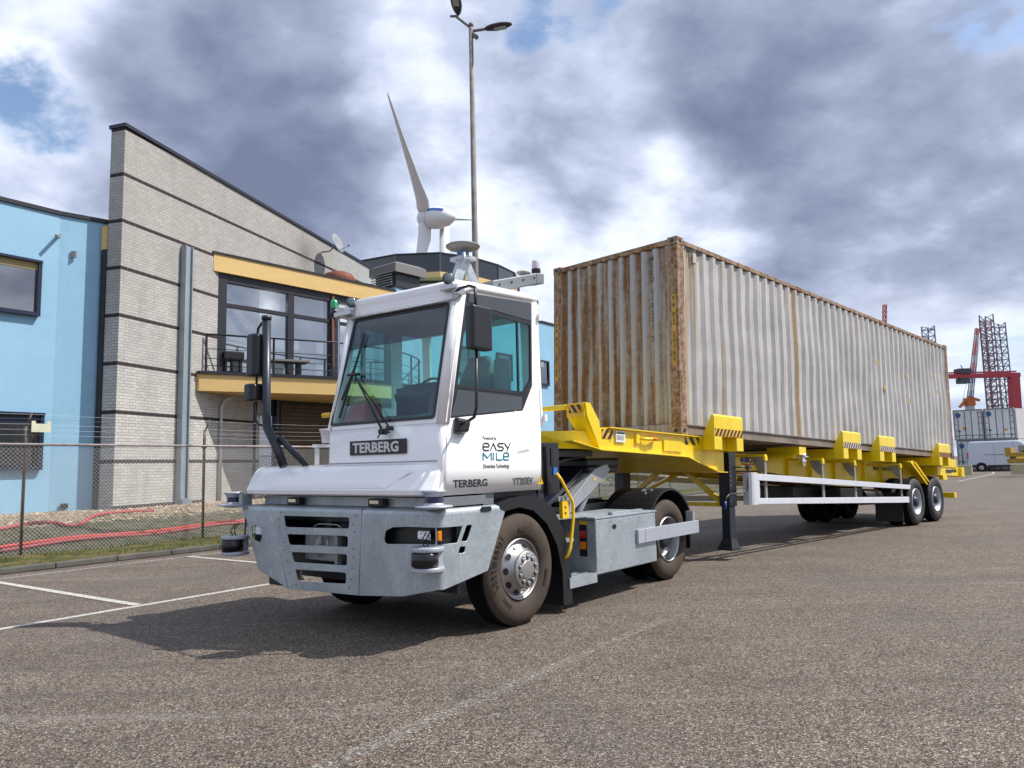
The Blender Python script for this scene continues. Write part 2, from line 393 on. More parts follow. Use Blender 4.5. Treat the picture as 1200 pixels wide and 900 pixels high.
g=MB(); g.face([(-1500,-600,0),(1500,-600,0),(1500,1500,0),(-1500,1500,0)])
ground=tag(g.build('ground',ASPH),kind='structure')
def f_line(t,b,wear=.5,lo=(.62,.60,.56)):
    n=t.noise(t.P,26,6,.75); n2=t.noise(t.P,150,3,.7); k=t.math('ADD',t.math('MULTIPLY',n,.6),t.math('MULTIPLY',n2,.4))
    tr=t.add('ShaderNodeBsdfTransparent'); mx=t.add('ShaderNodeMixShader'); o=t.n['Material Output']
    t.link(t.mapr(k,wear-.05,wear+.04),mx.inputs[0]); t.link(tr.outputs[0],mx.inputs[1]); t.link(b.outputs[0],mx.inputs[2]); t.link(mx.outputs[0],o.inputs[0])
LINE=mat('white road paint',(.50,.48,.445),.7,0,lambda t,b:f_line(t,b,.45))
LINEW=mat('worn white road paint',(.48,.46,.43),.75,0,lambda t,b:f_line(t,b,.505))
LINEVW=mat('nearly gone white road paint',(.36,.34,.31),.8,0,lambda t,b:f_line(t,b,.552))
def strip(name,m,s0,v0,s1,v1,wd,z=.004):
    a=S.p(s0,v0,z); b_=S.p(s1,v1,z); d=(b_-a).normalized(); n=Vector((-d.y,d.x,0))*wd/2
    q=MB(); q.face([a-n,b_-n,b_+n,a+n]); return tag(q.build(name,m),kind='structure')
strip('road_marking',LINE,-6,8.66,7.2,8.66,.10)
strip('road_marking',LINEVW,7.2,8.66,30,8.66,.10)
strip('road_marking',LINE,4.82,8.72,4.82,12.8,.11,.008)
strip('road_marking',LINE,8.0,8.72,8.0,12.8,.10,.008)
strip('road_marking',LINEW,4.6,12.85,22,12.85,.09)
for s_ in (11.2,14.4,17.6,20.8): strip('road_marking',LINE,s_,8.72,s_,12.8,.10,.008)
strip('road_marking',LINEVW,-2,3.15,7.0,3.15,.11)
def wline(a,b,wd,m=LINE):
    a=Vector((*a,.004)); b=Vector((*b,.004)); d=(b-a).normalized(); n=Vector((-d.y,d.x,0))*wd/2
    q=MB(); q.face([a-n,b-n,b+n,a+n]); return tag(q.build('road_marking',m),kind='structure')
wline((26.1,44.9),(37.6,60.0),.12); wline((22.5,45.6),(46,38.2),.16,LINEW); wline((38.2,61),(41.5,66),.15)
# kerb
CONC=mat('weathered concrete',(.20,.19,.175),.85,0,var=.25,vscale=4,bumpn=.4,bumps=70,dirt=.5,dirtc=(.06,.055,.045))
k=MB()
for i in range(-12,50):
    a=S.p(i*1.0+.004,13.35); 
    k.obox(a,S.d*.992,S.n*.14,Vector((0,0,.10)))
tag(k.build('kerb',mat('dark mossy kerb stone',(.085,.08,.072),.9,0,var=.3,vscale=3,bumpn=.4,bumps=60,dirt=.6,dirtc=(.14,.125,.10)),bevel=.02),kind='structure')
# verge / bank behind the kerb
def hv(s,v):
    if v<15.6: h=.095-.045*(v-13.49)/2.1
    else:
        t=min(1,max(0,(v-15.6)/3.3)); h=.05+.57*t
    return h
def f_verge(t,b):
    sx=t.add('ShaderNodeSeparateXYZ'); t.link(t.O,sx.inputs[0]); v=sx.outputs[1]
    n=t.noise(t.O,3.2,6,.65); n2=t.noise(t.O,28,5,.7); n3=t.noise(t.O,.9,4,.6)
    vv=t.math('ADD',v,t.math('MULTIPLY',t.math('SUBTRACT',n,.5),1.2))
    grass=t.mix(n2,(.045,.055,.016,1),(.13,.125,.04,1)); dirt=t.mix(n2,(.055,.046,.036,1),(.16,.135,.105,1))
    grass=t.mix(t.mapr(n3,.45,.6),grass,(.17,.13,.07,1))
    grav=t.mix(n2,(.13,.11,.085,1),(.33,.28,.21,1))
    c=t.mix(t.mapr(vv,15.2,15.9),grass,dirt); c=t.mix(t.math('MULTIPLY',t.mapr(n,.46,.56),.8),c,(.035,.05,.016,1)); c=t.mix(t.mapr(vv,17.8,18.1),c,grav)
    t.link(c,b.inputs['Base Color']); t.link(t.bump(n2,.7,.03),b.inputs['Normal'])
VERGE=mat('rough verge soil and moss',(.1,.09,.05),.95,0,f_verge,spec=.1)
g=MB(); vs={}
sv=[13.49,13.7,14.1,14.6,15.1,15.6,16.1,16.6,17.1,17.6,18.1,18.5,18.9,20,24,30,45]
ss=[-14+i*.6 for i in range(110)]
for i,s_ in enumerate(ss):
    for j,v_ in enumerate(sv):
        vs[i,j]=g.bm.verts.new((s_,v_,hv(s_,v_)+(random.uniform(-.02,.02) if 1<j<12 else 0)))
for i in range(len(ss)-1):
    for j in range(len(sv)-1):
        f=g.bm.faces.new((vs[i,j],vs[i+1,j],vs[i+1,j+1],vs[i,j+1])); f.smooth=True
verge=g.build('verge_ground',VERGE); verge.rotation_euler=(0,0,S.a); tag(verge,kind='structure')
# gravel bed (loose stones)
def f_stone(t,b):
    oi=t.add('ShaderNodeNewGeometry'); c=t.ramp(oi.outputs['Random Per Island'],[(0,(.22,.16,.10)),(.3,(.33,.26,.18)),(.5,(.14,.10,.07)),(.7,(.42,.36,.28)),(.85,(.28,.17,.09)),(1,(.52,.48,.40))])
    t.link(c,b.inputs['Base Color'])
STONE=mat('river gravel',(.35,.3,.22),.8,0,f_stone)
def rocks(name,n,sr,vr,size,sq=None,dens=None):
    g=MB(); rnd=random.Random(5)
    for _ in range(n):
        s_=rnd.uniform(*sr); v_=rnd.uniform(*vr)
        if dens and rnd.random()>dens(s_,v_): continue
        p=S.p(s_,v_,hv(s_,v_)); r=rnd.uniform(*size); a=rnd.uniform(0,6.28)
        ca,sa=math.cos(a),math.sin(a); sx,sy,sz=r*rnd.uniform(.8,1.4),r*rnd.uniform(.6,1),r*rnd.uniform(.45,.75)
        pts=[(sx,0,0),(.2*sx,sy,0),(-sx,.2*sy,0),(-.1*sx,-sy,0),(.1*sx,.1*sy,sz),(0,0,-sz*.6)]
        vv=[g.bm.verts.new((p.x+x*ca-y*sa,p.y+x*sa+y*ca,p.z+z+sz*.2)) for x,y,z in pts]
        for f in ((0,1,4),(1,2,4),(2,3,4),(3,0,4),(1,0,5),(2,1,5),(3,2,5),(0,3,5)): g.bm.faces.new([vv[q] for q in f])
    return tag(g.build(name,STONE,flip=False),'loose pale river stones in the bed along the buildings','gravel',kind='stuff')
rocks('gravel',11000,(4,26),(17.5,20.6),(.02,.06),dens=lambda s_,v_:min(1,max(0,(v_-17.6)/.5)))
# grass tufts
def f_gr(t,b):
    oi=t.add('ShaderNodeNewGeometry'); c=t.ramp(oi.outputs['Random Per Island'],[(0,(.04,.075,.015)),(.4,(.09,.13,.025)),(.7,(.17,.17,.05)),(1,(.24,.18,.08))])
    t.link(c,b.inputs['Base Color'])
GRASS=mat('short grass',(.1,.11,.03),.8,0,f_gr,spec=.15)
g=MB(); rnd=random.Random(11)
def nz(s_,v_): return math.sin(s_*1.7+v_*2.3)+math.sin(s_*.63-v_*3.1+1)+math.sin(s_*4.1+v_*.7)*.6
for _ in range(26000):
    s_=rnd.uniform(2,30)
    v_=rnd.uniform(13.5,15.75) if rnd.random()<.72 else rnd.uniform(15.7,18.3)
    if nz(s_,v_)<(-.5 if v_<14.9 else (.1 if v_<15.75 else .65)): continue
    p=S.p(s_,v_,hv(s_,v_)); a=rnd.uniform(0,6.28); hgt=rnd.uniform(.025,.075)*(1.9 if v_>15.7 else 1); wd=rnd.uniform(.003,.008); l=rnd.uniform(-.03,.03)
    dx,dy=math.cos(a)*wd,math.sin(a)*wd
    A=g.bm.verts.new((p.x-dx,p.y-dy,p.z-.01));B_=g.bm.verts.new((p.x+dx,p.y+dy,p.z-.01));C_=g.bm.verts.new((p.x+l,p.y+rnd.uniform(-.03,.03),p.z+hgt)); g.bm.faces.new((A,B_,C_))
tag(g.build('grass',GRASS,flip=False),'short green and straw grass growing along the kerb and fence','grass',kind='stuff')
# ---------------------------------------------------------------- chain-link fence
WIRE=mat('galvanised fence wire',(.50,.50,.48),.5,.2)
RPOST=mat('rusty brown fence post',(.12,.085,.065),.8,.1,dirt=.8,dirtc=(.28,.26,.24))
RAILM=mat('pale fence rail',(.42,.37,.37),.6,.2,dirt=.6,dirtc=(.16,.10,.07))
fence=thing('chain_link_fence','long chain link fence with rusty posts and barbed strands behind the parking bays','fence',S.p(6.4,15.64,0),S.a)
fl=lambda s_: s_-6.4
posts=[6.4-3.7*2,6.4-3.7]+[6.4+3.7*i for i in range(0,11)]
for i,s_ in enumerate(posts):
    q=MB(); q.tube([(fl(s_),0,-.1),(fl(s_),0,2.12),(fl(s_)+.0,-.01,2.45)],.032,8)
    q.tube([(fl(s_),-.01,2.42),(fl(s_)+.02,-.16,2.68)],.018,6)
    q.box(fl(s_)-.04,fl(s_)+.04,-.04,.04,2.05,2.13)
    q.build('post',RPOST,fence)
q=MB(); q.tube([(fl(posts[0]),-.035,2.10),(fl(posts[-1]),-.035,2.10)],.024,8); q.build('top_rail',RAILM,fence)
for (dy,z_) in ((-.045,2.28),(-.06,2.38),(-.075,2.48),(-.09,2.58),(-.14,2.66)):
    q=MB(); pts=[]
    for i in range(len(posts)-1):
        for k_ in range(4): pts.append((fl(posts[i])+3.7*k_/4,dy,z_-.02*math.sin(math.pi*k_/4)))
    pts.append((fl(posts[-1]),dy,z_)); q.tube(pts,.0024,4); q.build('barbed_strand',WIRE,fence)
q=MB(); pitch=.078; hgt=2.06; z0=.04
L0,L1=fl(posts[0]),fl(posts[-1]); n=int((L1-L0+hgt)/pitch)
for dirn in (1,-1):
    for i in range(-int(hgt/pitch)-1,n+1):
        a=L0+i*pitch
        # line x=a+dirn*t, clipped
        x0,x1=(a,a+hgt) if dirn==1 else (a+hgt,a)
        t0,t1=0.0,1.0
        for lim,side in ((L0,0),(L1,1)):
            dxx=x1-x0; tt=(lim-x0)/dxx
            if side==0: 
                if dxx>0: t0=max(t0,tt)
                else: t1=min(t1,tt)
            else:
                if dxx>0: t1=min(t1,tt)
                else: t0=max(t0,tt)
        if t1-t0<.01: continue
        A=Vector((x0+(x1-x0)*t0,-.02+.003*dirn,z0+hgt*t0)); B_=Vector((x0+(x1-x0)*t1,-.02+.003*dirn,z0+hgt*t1))
        d=(B_-A).normalized(); u1=Vector((0,1,0))*.0028; u2=d.cross(Vector((0,1,0)))*.0028
        ra=[q.bm.verts.new(A+o) for o in (u1,-u1*.5+u2*.87,-u1*.5-u2*.87)]; rb=[q.bm.verts.new(B_+o) for o in (u1,-u1*.5+u2*.87,-u1*.5-u2*.87)]
        for k_ in range(3): q.bm.faces.new((ra[k_],ra[(k_+1)%3],rb[(k_+1)%3],rb[k_]))
q.build('wire_mesh',WIRE,fence,flip=False)
# sign on the fence
SIGNW=mat('cream sign board',(.62,.62,.46),.6,dirt=.2)
sg=thing('fence_sign','small cream notice plate wired to the leftmost fence post','sign',S.p(6.62,15.58,2.44),S.a)
q=MB(); q.addmesh(plate_mesh([(-.17,.1),(-.17,-.11),(.17,-.11),(.17,.1),(.10,.1),(.10,.05),(-.10,.05),(-.10,.1)],(),.006),M3((0,-.04,0),(1,0,0),(0,0,1))); q.build('board',SIGNW,sg)
# ---------------------------------------------------------------- hoses
def hose(label,m,pts,r):
    P=[S.p(s_,v_,hv(s_,v_)+r*.9) for s_,v_ in pts]; P2=[]
    for i in range(len(P)-1):   # catmull-rom
        p0,p1,p2,p3=P[max(i-1,0)],P[i],P[i+1],P[min(i+2,len(P)-1)]
        for k_ in range(6):
            t=k_/6; P2.append(.5*((2*p1)+(p2-p0)*t+(2*p0-5*p1+4*p2-p3)*t*t+(3*p1-p0-3*p2+p3)*t**3))
    P2.append(P[-1]); q=MB(); q.tube(P2,r,10); return tag(q.build('fire_hose',m),label,'hose',group=None)
HOSER=mat('bright red hose',(.52,.025,.018),.5,dirt=.35,dirtc=(.25,.08,.05),bumpn=.3,bumps=40)
HOSEP=mat('faded pink red hose',(.34,.045,.06),.6,dirt=.4,dirtc=(.25,.1,.08),bumpn=.3,bumps=40)
hose('faded pink hose curving up over the gravel to the brick wall',HOSEP,[(3.2,16.6),(5.2,17.2),(6.83,17.67),(7.23,17.86),(7.6,18.0),(7.97,17.9),(8.1,17.55),(8.4,17.6),(9.03,18.3),(9.72,18.51),(10.55,18.46)],.042)
hose('bright red hose lying along the foot of the fence',HOSER,[(5.9,16.1),(6.37,16.25),(6.63,16.30),(7.24,16.42),(7.77,16.5),(8.45,16.46),(9.38,16.43),(10.54,16.62),(11.45,16.79),(11.99,16.7),(14,16.6),(17,16.7)],.036)
hose('dull pink hose lying beside the bright red one, nearer the fence',HOSEP,[(3.0,15.9),(5.0,16.0),(5.96,15.95),(6.36,16.0),(6.62,16.06),(7.13,16.2),(7.65,16.3),(8.34,16.3),(9.21,16.2),(10.34,16.4),(11.23,16.55),(11.81,16.5),(14,16.4),(17,16.5)],.036)
# ---------------------------------------------------------------- brick building with balcony
B=Frame(-9.98,19,73); F=Frame(-8.952,22.361,50); Dk=Frame(-9.136,21.762,31); Mf=Frame(-4.31,27.9,54)
def f_brick(t,b):
    sx=t.add('ShaderNodeSeparateXYZ'); t.link(t.O,sx.inputs[0]); x,y,z=sx.outputs
    cb=t.add('ShaderNodeCombineXYZ'); t.link(t.math('ADD',x,y),cb.inputs[0]); t.link(z,cb.inputs[1])
    br=t.add('ShaderNodeTexBrick'); t.link(cb.outputs[0],br.inputs[0]); br.inputs['Scale'].default_value=1; br.inputs['Brick Width'].default_value=.215; br.inputs['Row Height'].default_value=.0776; br.inputs['Mortar Size'].default_value=.0065; br.inputs['Mortar Smooth'].default_value=.15
    br.inputs['Color1'].default_value=(.43,.415,.395,1); br.inputs['Color2'].default_value=(.55,.535,.51,1); br.inputs['Mortar'].default_value=(.24,.22,.20,1); br.inputs['Bias'].default_value=.1
    n=t.noise(t.O,.55,6,.65); n2=t.noise(t.mapping(t.O,sc=(2.2,2.2,.35)),1.4,6,.65)
    c=t.mix(t.mapr(n,.35,.7,0,.5),br.outputs[0],(.27,.26,.245,1)); c=t.mix(t.mapr(n2,.5,.75,0,.45),c,(.22,.21,.20,1))
    # general grime of the upper courses
    c=t.mix(t.math('MULTIPLY',t.mapr(t.math('ADD',z,t.math('MULTIPLY',n,2.)),5.5,8.5),.38),c,(.26,.245,.225,1))
    # soot stain near the dish
    d=t.vmath('DISTANCE',t.O,(8.6,0,9.35)); c=t.mix(t.math('MULTIPLY',t.mapr(t.math('ADD',d,t.math('MULTIPLY',n2,1.2)),.7,1.6,1,0),.55),c,(.10,.095,.09,1))
    # dark bond courses
    k=t.math('ABSOLUTE',t.math('SUBTRACT',t.math('FRACT',t.math('ADD',t.math('DIVIDE',t.math('SUBTRACT',z,1.824),1.242),100.5)),.5))
    band=t.math('LESS_THAN',k,.0415)
    dk=t.mix(t.math('SUBTRACT',1.0,br.outputs['Fac']),(.10,.085,.08,1),(.040,.030,.034,1))
    c=t.mix(band,c,dk)
    t.link(c,b.inputs['Base Color']); t.link(t.bump(t.math('SUBTRACT',1.0,br.outputs['Fac']),.5,.006),b.inputs['Normal'])
BRICK=mat('pale grey brick with dark courses',(.4,.38,.35),.85,0,f_brick,spec=.2)
DTRIM=mat('dark anodised trim',(.022,.022,.03),.45,.2)
def f_ydeck(t,b):
    n=t.noise(t.mapping(t.O,sc=(.8,.8,3)),2,4,.6); c=t.mix(t.mapr(n,.3,.7),(.60,.40,.145,1),(.66,.455,.18,1)); t.link(c,b.inputs['Base Color'])
YPAN=mat('straw yellow facade panel',(.60,.41,.15),.5,0,f_ydeck)
BLUEW=mat('light blue painted wall',(.25,.455,.62),.6,var=.05,vscale=.8,bumpn=.08,bumps=60,dirt=.22,dirtc=(.19,.33,.42))
OLIVE=mat('olive yellow frame',(.32,.26,.10),.5)
NAVYF=mat('navy window frame',(.010,.016,.045),.35)
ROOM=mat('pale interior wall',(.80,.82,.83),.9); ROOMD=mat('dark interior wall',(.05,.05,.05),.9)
BROWN=mat('brown cladding boards',(.085,.055,.035),.7,var=.3,vscale=3)
bb=thing('brick_building','grey brick building with dark courses, sloping roof line and a glazed corner over a balcony','building',B.o,B.a)
q=MB(); # tall blade wall, in local frame: x along, y back
top=lambda x:10.55-.0345*x
q.hexa([(0,0,0),(26,0,0),(26,.45,0),(0,.45,0),(0,0,top(0)),(26,0,top(26)),(26,.45,top(26)),(0,.45,top(0))])
wl=q.build('wall',BRICK,bb)
q=MB(); q.hexa([(-.04,-.05,top(0)+.003),(26,-.05,top(26)+.003),(26,.5,top(26)+.003),(-.04,.5,top(0)+.003),(-.04,-.05,top(0)+.10),(26,-.05,top(26)+.10),(26,.5,top(26)+.10),(-.04,.5,top(0)+.10)]); q.build('wall_coping',DTRIM,bb)
q=MB(); q.box(-.02,3.3,-.012,.002,.2,.72); q.build('plinth',mat('dark plinth render',(.05,.045,.045),.8),bb)
q=MB(); q.box(.2,26,.625,7,.2,7.9); q.build('rear_block',BRICK,bb)
# steel channel on the wall
STB=mat('blue grey steel channel',(.28,.33,.365),.45,.3,var=.12)
q=MB(); q.box(2.14,2.42,-.14,-.02,.75,7.95); q.box(2.13,2.16,-.20,-.02,.75,7.952); q.box(2.40,2.43,-.20,-.02,.75,7.953); q.box(2.10,2.46,-.30,-.02,.55,.80); q.build('steel_channel',STB,bb)
q=MB(); q.tube([(3.92,-.08,.45),(3.92,-.08,3.45),(4.02,-.12,3.65),(4.25,-.3,3.80)],.045,10); q.build('downpipe',mat('pale downpipe',(.45,.46,.46),.5),bb)
# local conversion F -> B frame helper
def toB(fr,u,v,z): 
    p=fr.p(u,v,z)-B.o; return (p.dot(B.d),p.dot(B.n),p.z)
def poly_prism(fr_pts,z0,z1,name,m,par,bevel=0):
    q=MB(); A=[q.bm.verts.new((*p,z0)) for p in fr_pts]; C_=[q.bm.verts.new((*p,z1)) for p in fr_pts]; n=len(A)
    q.bm.faces.new(A[::-1]); q.bm.faces.new(C_)
    for i in range(n): q.bm.faces.new((A[i],A[(i+1)%n],C_[(i+1)%n],C_[i]))
    return q.build(name,m,par,bevel)
def B2(fr,u,v): p=toB(fr,u,v,0); return (p[0],p[1])
canp=[B2(F,0.02,0),B2(F,7.22,0),B2(F,7.6,2.9)]; canp[2]=(canp[2][0],-.01); canp[0]=(canp[0][0],-.01)
poly_prism(canp,7.56,8.10,'canopy_fascia',YPAN,bb)
poly_prism([B2(F,-.05,-.04),B2(F,7.26,-.04),(canp[2][0]+.05,-.012)],8.102,8.16,'canopy_edge',DTRIM,bb)
arc=[(-9.136,21.762),(-5.55,23.9),(-4.75,24.75),(-4.2,25.5),(-3.8,26.25),(-3.52,27.2),(-3.38,28.2),(-3.42,29.1)]
arcB=[((Vector((x,y,0))-B.o).dot(B.d),(Vector((x,y,0))-B.o).dot(B.n)) for x,y in arc]
dkp=arcB+[(arcB[-1][0]+.4,-.012),(arcB[0][0],-.012)]; dkp[0]=(dkp[0][0],-.10); dkp[-1]=(dkp[0][0],-.012)
poly_prism(dkp,3.85,4.34,'balcony_deck',YPAN,bb)
poly_prism([(x-.03,y-.05) if y<-.05 else (x,y) for x,y in dkp],4.343,4.43,'balcony_edge',DTRIM,bb)
# railing
def railpts(z,off=.12):
    pts=[Vector((x,y,z)) for x,y in arcB]; pts[0]=pts[0].lerp(pts[1],.28/4.2); out=[]
    for i,p in enumerate(pts):
        d=(pts[min(i+1,len(pts)-1)]-pts[max(i-1,0)]).normalized(); out.append(p+Vector((-d.y,d.x,0))*off)
    return out
for z_,r_ in ((5.55,.028),(5.12,.011),(4.83,.011),(4.62,.011)):
    q=MB(); q.tube(railpts(z_),r_,6); q.build('railing_bar',DTRIM,bb)
rp=railpts(0)
for i,(a,b_,f_) in enumerate(((0,1,0),(0,1,.5),(0,1,.97),(1,2,.9),(3,4,0),(4,5,0),(5,6,0),(6,7,0.3))):
    p=rp[a].lerp(rp[b_],f_); q=MB(); q.box(p.x-.025,p.x+.025,p.y-.025,p.y+.025,4.43,5.55); q.build('railing_post',DTRIM,bb)
# glazed corner above the deck
fo=thing('f','', '') ; bpy.data.objects.remove(fo)
def Fpart(q,name,m,par,**k):
    # q built in F local coordinates; move vertices to B local
    rot=Matrix.Rotation(F.a-B.a,4,'Z'); off=F.o-B.o; offl=Vector((off.dot(B.d),off.dot(B.n),0))
    bmesh.ops.transform(q.bm,matrix=Matrix.Translation(offl)@rot,verts=q.bm.verts); return q.build(name,m,par,**k)
q=MB(); q.box(.13,.52,.10,.5,4.44,7.55); q.box(2.70,2.93,.12,.30,4.44,7.55); q.box(4.36,4.72,.10,.5,4.44,7.55); q.box(.52,7.1,.11,.3,7.30,7.555); q.box(.52,7.1,.11,.3,4.44,4.56)
q.box(.52,4.36,.13,.27,6.54,6.66); q.box(4.72,7.1,.13,.27,6.54,6.64); q.box(6.9,7.12,.12,.4,4.44,7.55); q.box(5.8,5.92,.125,.28,4.45,7.5)
wf=Fpart(q,'window_frame',DTRIM,bb)
for (a,b_,z0,z1) in ((.52,2.7,4.56,6.54),(.52,2.7,6.66,7.3),(2.93,4.36,4.56,6.54),(2.93,4.36,6.66,7.3),(4.72,5.8,4.56,6.54),(5.92,6.9,4.56,6.54),(4.72,5.8,6.64,7.3),(5.92,6.9,6.64,7.3)):
    q=MB(); q.box(a,b_,.19,.205,z0,z1); Fpart(q,'window_pane',GBLD,bb)
q=MB(); q.box(4.40,4.50,.05,.09,5.0,7.5); Fpart(q,'rusty_strip',mat('rust brown strip',(.16,.055,.03),.7),bb)
# room inside: floor, back wall, ceiling
rm=[B2(F,.5,.6),B2(F,7.0,.6),B2(F,7.3,2.6)]
q=MB(); q.box(.6,7.0,.9,.95,4.44,7.5); Fpart(q,'inner_wall',ROOM,bb)
q=MB(); q.box(.55,7.0,.3,.95,7.45,7.54); Fpart(q,'inner_ceiling',ROOM,bb)
LAMPG=bpy.data.materials.new('warm ceiling spot'); LAMPG.use_nodes=True; LAMPG.node_tree.nodes['Principled BSDF'].inputs['Emission Color'].default_value=(1,.55,.25,1); LAMPG.node_tree.nodes['Principled BSDF'].inputs['Emission Strength'].default_value=1.2
for u_ in (1.3,2.2,3.4,4.0):
    q=MB(); q.cyl((u_,.6,7.40),(u_,.6,7.445),.09,seg=12); Fpart(q,'ceiling_spot',LAMPG,bb)
rl_d=bpy.data.lights.new('room_light','POINT'); rl_d.energy=9; rl_d.color=(1,.93,.82); rl_d.shadow_soft_size=.3; rlo=bpy.data.objects.new('room_light',rl_d); COL.objects.link(rlo); rlo.location=F.p(2.4,.55,6.9)
rl_e=bpy.data.lights.new('room_light','POINT'); rl_e.energy=9; rl_e.color=(1,.93,.82); rl_e.shadow_soft_size=.3; rlo2=bpy.data.objects.new('room_light',rl_e); COL.objects.link(rlo2); rlo2.location=F.p(5.4,.55,6.9)
# ground floor under the deck
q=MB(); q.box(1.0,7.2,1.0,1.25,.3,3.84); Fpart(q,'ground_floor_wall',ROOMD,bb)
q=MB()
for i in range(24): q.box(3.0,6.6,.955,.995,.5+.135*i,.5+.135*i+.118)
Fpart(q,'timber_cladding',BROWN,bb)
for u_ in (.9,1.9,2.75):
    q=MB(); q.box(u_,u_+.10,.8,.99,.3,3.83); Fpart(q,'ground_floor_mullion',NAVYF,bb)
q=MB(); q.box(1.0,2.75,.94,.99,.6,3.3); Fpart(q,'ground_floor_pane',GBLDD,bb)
# ---------------------------------------------------------------- blue building on the left
bl=thing('blue_building','light blue rendered building at the far left with two dark strip windows','building',(-10.2,19.45,0),0)
o=Vector((-10.2,19.45,0))
cA=Vector((-10.17,19.64,0)); d1=Vector((math.cos(R(43)),math.sin(R(43)),0)); cB=cA-d1*1.57; d2=Vector((math.cos(R(55)),math.sin(R(55)),0)); cC=cB-d2*9
nback=Vector((-.8,.6,0))
pl=[cA,cB,cC,cC+nback*8,cA+nback*8]
q=MB(); A=[q.bm.verts.new(p-o+Vector((0,0,.0))) for p in pl]; T_=[q.bm.verts.new(p-o+Vector((0,0,8.04))) for p in pl]
for i in range(5): q.bm.faces.new((A[i],T_[i],T_[(i+1)%5],A[(i+1)%5]))
q.bm.faces.new(T_); q.build('wall',BLUEW,bl)
q=MB(); 
for a,b_ in ((cA,cB),(cB,cC)):
    d=(b_-a).normalized(); n=Vector((d.y,-d.x,0)); n=n if n.dot(Vector((1,-1,0)))>0 else -n
    q.obox(a-o-d*.03+n*.05+Vector((0,0,8.045)),(b_-a)+d*.06,-n*.3,Vector((0,0,.10)))
q.build('roof_trim',DTRIM,bl)
n2=Vector((d2.y,-d2.x,0))
def bwin(u0,u1,z0,z1,olive):
    """window in the long blue wall; u measured from corner cB away from it"""
    P0=lambda u,y,z:(cB-d2*u-o)+n2*y+Vector((0,0,z))
    def bx(q,u0,u1,y0,y1,z0,z1): q.obox(P0(u0,y0,z0),-d2*(u1-u0),n2*(y1-y0),Vector((0,0,z1-z0)))
    q=MB(); bx(q,u0,u1,.0,.16,z1-.06,z1+.0); bx(q,u0,u1,.0,.14,z0,z0+.09); bx(q,u0,u0+.08,.0,.13,z0+.09,z1-.06); bx(q,u1-.08,u1,.0,.13,z0+.09,z1-.06); bx(q,(u0+u1)/2-.04,(u0+u1)/2+.04,.0,.12,z0+.09,z1-.06)
    wfr=q.build('window_frame',NAVYF,bl)
    q=MB(); bx(q,u0+.08,u1-.08,.005,.06,z1-.24,z1-.062); q.build('head_panel',OLIVE if olive else NAVYF,wfr)
    q=MB(); bx(q,u0+.08,u1-.08,.01,.035,z0+.09,z1-.24); q.build('pane',GBLDD,wfr)
bwin(.42,4.6,5.37,6.75,True); bwin(.22,4.6,1.65,3.02,False)
q=MB(); p=cB-o+Vector((0,0,7.55)); nn=Vector((d1.y,-d1.x,0)); q.beam(p+nn*.02,p+nn*.35-d1*.15+Vector((0,0,-.15)),.06,.06); q.build('wall_spout',STEEL,bl)
q=MB(); p=cB+d1*.35-o+nn*.02; q.box(p.x-.06,p.x+.06,p.y-.08,p.y+.0,7.0,7.16); q.build('wall_box',STEEL,bl)
q=MB(); p=cB+d1*.25-o+nn*.03; q.obox(p+Vector((0,0,.70)),d1*.16,nn*.05,Vector((0,0,.12))); q.build('vent_grille',DTRIM,bl)
q=MB(); q.box(-.03,.15,.452,.62,.3,7.30); q.build('dark_joint',DTRIM,bb)
q=MB(); q.box(-.035,.15,.453,.62,7.303,7.93); q.build('yellow_panel',YPAN,bb)
# ---------------------------------------------------------------- blue block behind the balcony
bm_=thing('blue_office_block','light blue office block behind the balcony and the tractor cab','building',Mf.o,Mf.a)
q=MB(); q.box(0,11.2,0,8,.2,8.28); q.build('wall',BLUEW,bm_)
q=MB(); q.box(-.03,11.25,-.05,.3,8.285,8.38); q.build('roof_trim',DTRIM,bm_)
for (a,b_,z0,z1) in ((3.2,4.3,5.25,6.45),(6.2,7.3,5.25,6.45),(9.2,10.3,5.25,6.45),(6.2,7.3,1.8,3.0)):
    q=MB(); q.addmesh(plate_mesh([(a,z0),(b_,z0),(b_,z1),(a,z1)],[[(a+.09,z0+.09),(b_-.09,z0+.09),(b_-.09,z1-.09),(a+.09,z1-.09)]],.1),M3((0,-.05,0),(1,0,0),(0,0,1))); wfr=q.build('window_frame',DTRIM,bm_)
    q=MB(); q.box(a+.09,b_-.09,-.045,-.03,z0+.09,z1-.09); q.build('pane',GBLDD,wfr)
q=MB(); q.box(9.55,9.8,-.10,-.005,6.1,6.45); q.build('wall_lamp',STEEL,bm_)
# ---------------------------------------------------------------- round upper storey
def f_refl_stripes(t,b):
    sx=t.add('ShaderNodeSeparateXYZ'); t.link(t.O,sx.inputs[0]); k=t.math('FRACT',t.math('MULTIPLY',sx.outputs[2],9)); t.link(t.mix(t.math('GREATER_THAN',k,.35),(.22,.21,.2,1),(.55,.54,.52,1)),b.inputs['Base Color'])
REFLSTR=mat('pale striped reflection',(.5,.5,.48),.6,0,f_refl_stripes)  # pale stripes paint a reflection in the storey windows
rb=thing('round_building','faceted round upper storey with dark glass parapet and straw yellow fascia behind the roofs','building',(-3.4,40.5,0),0)
rpts=[(-9.9,42),(-9.2,39.6),(-7.6,37.6),(-5.6,36.55),(-3.4,36.4),(-1.9,37.3),(-.6,38.9),(.25,40.6),(.5,42.5),(-1,45.5),(-8,45.5)]
rl=[(x+3.4,y-40.5) for x,y in rpts]
def ringz(sc): return [(x*sc,y*sc) for x,y in rl]
poly_prism(ringz(.86),.2,10.8,'glazed_wall',mat('dark storey glass',(.03,.035,.04),.08,0,spec=.8),rb)
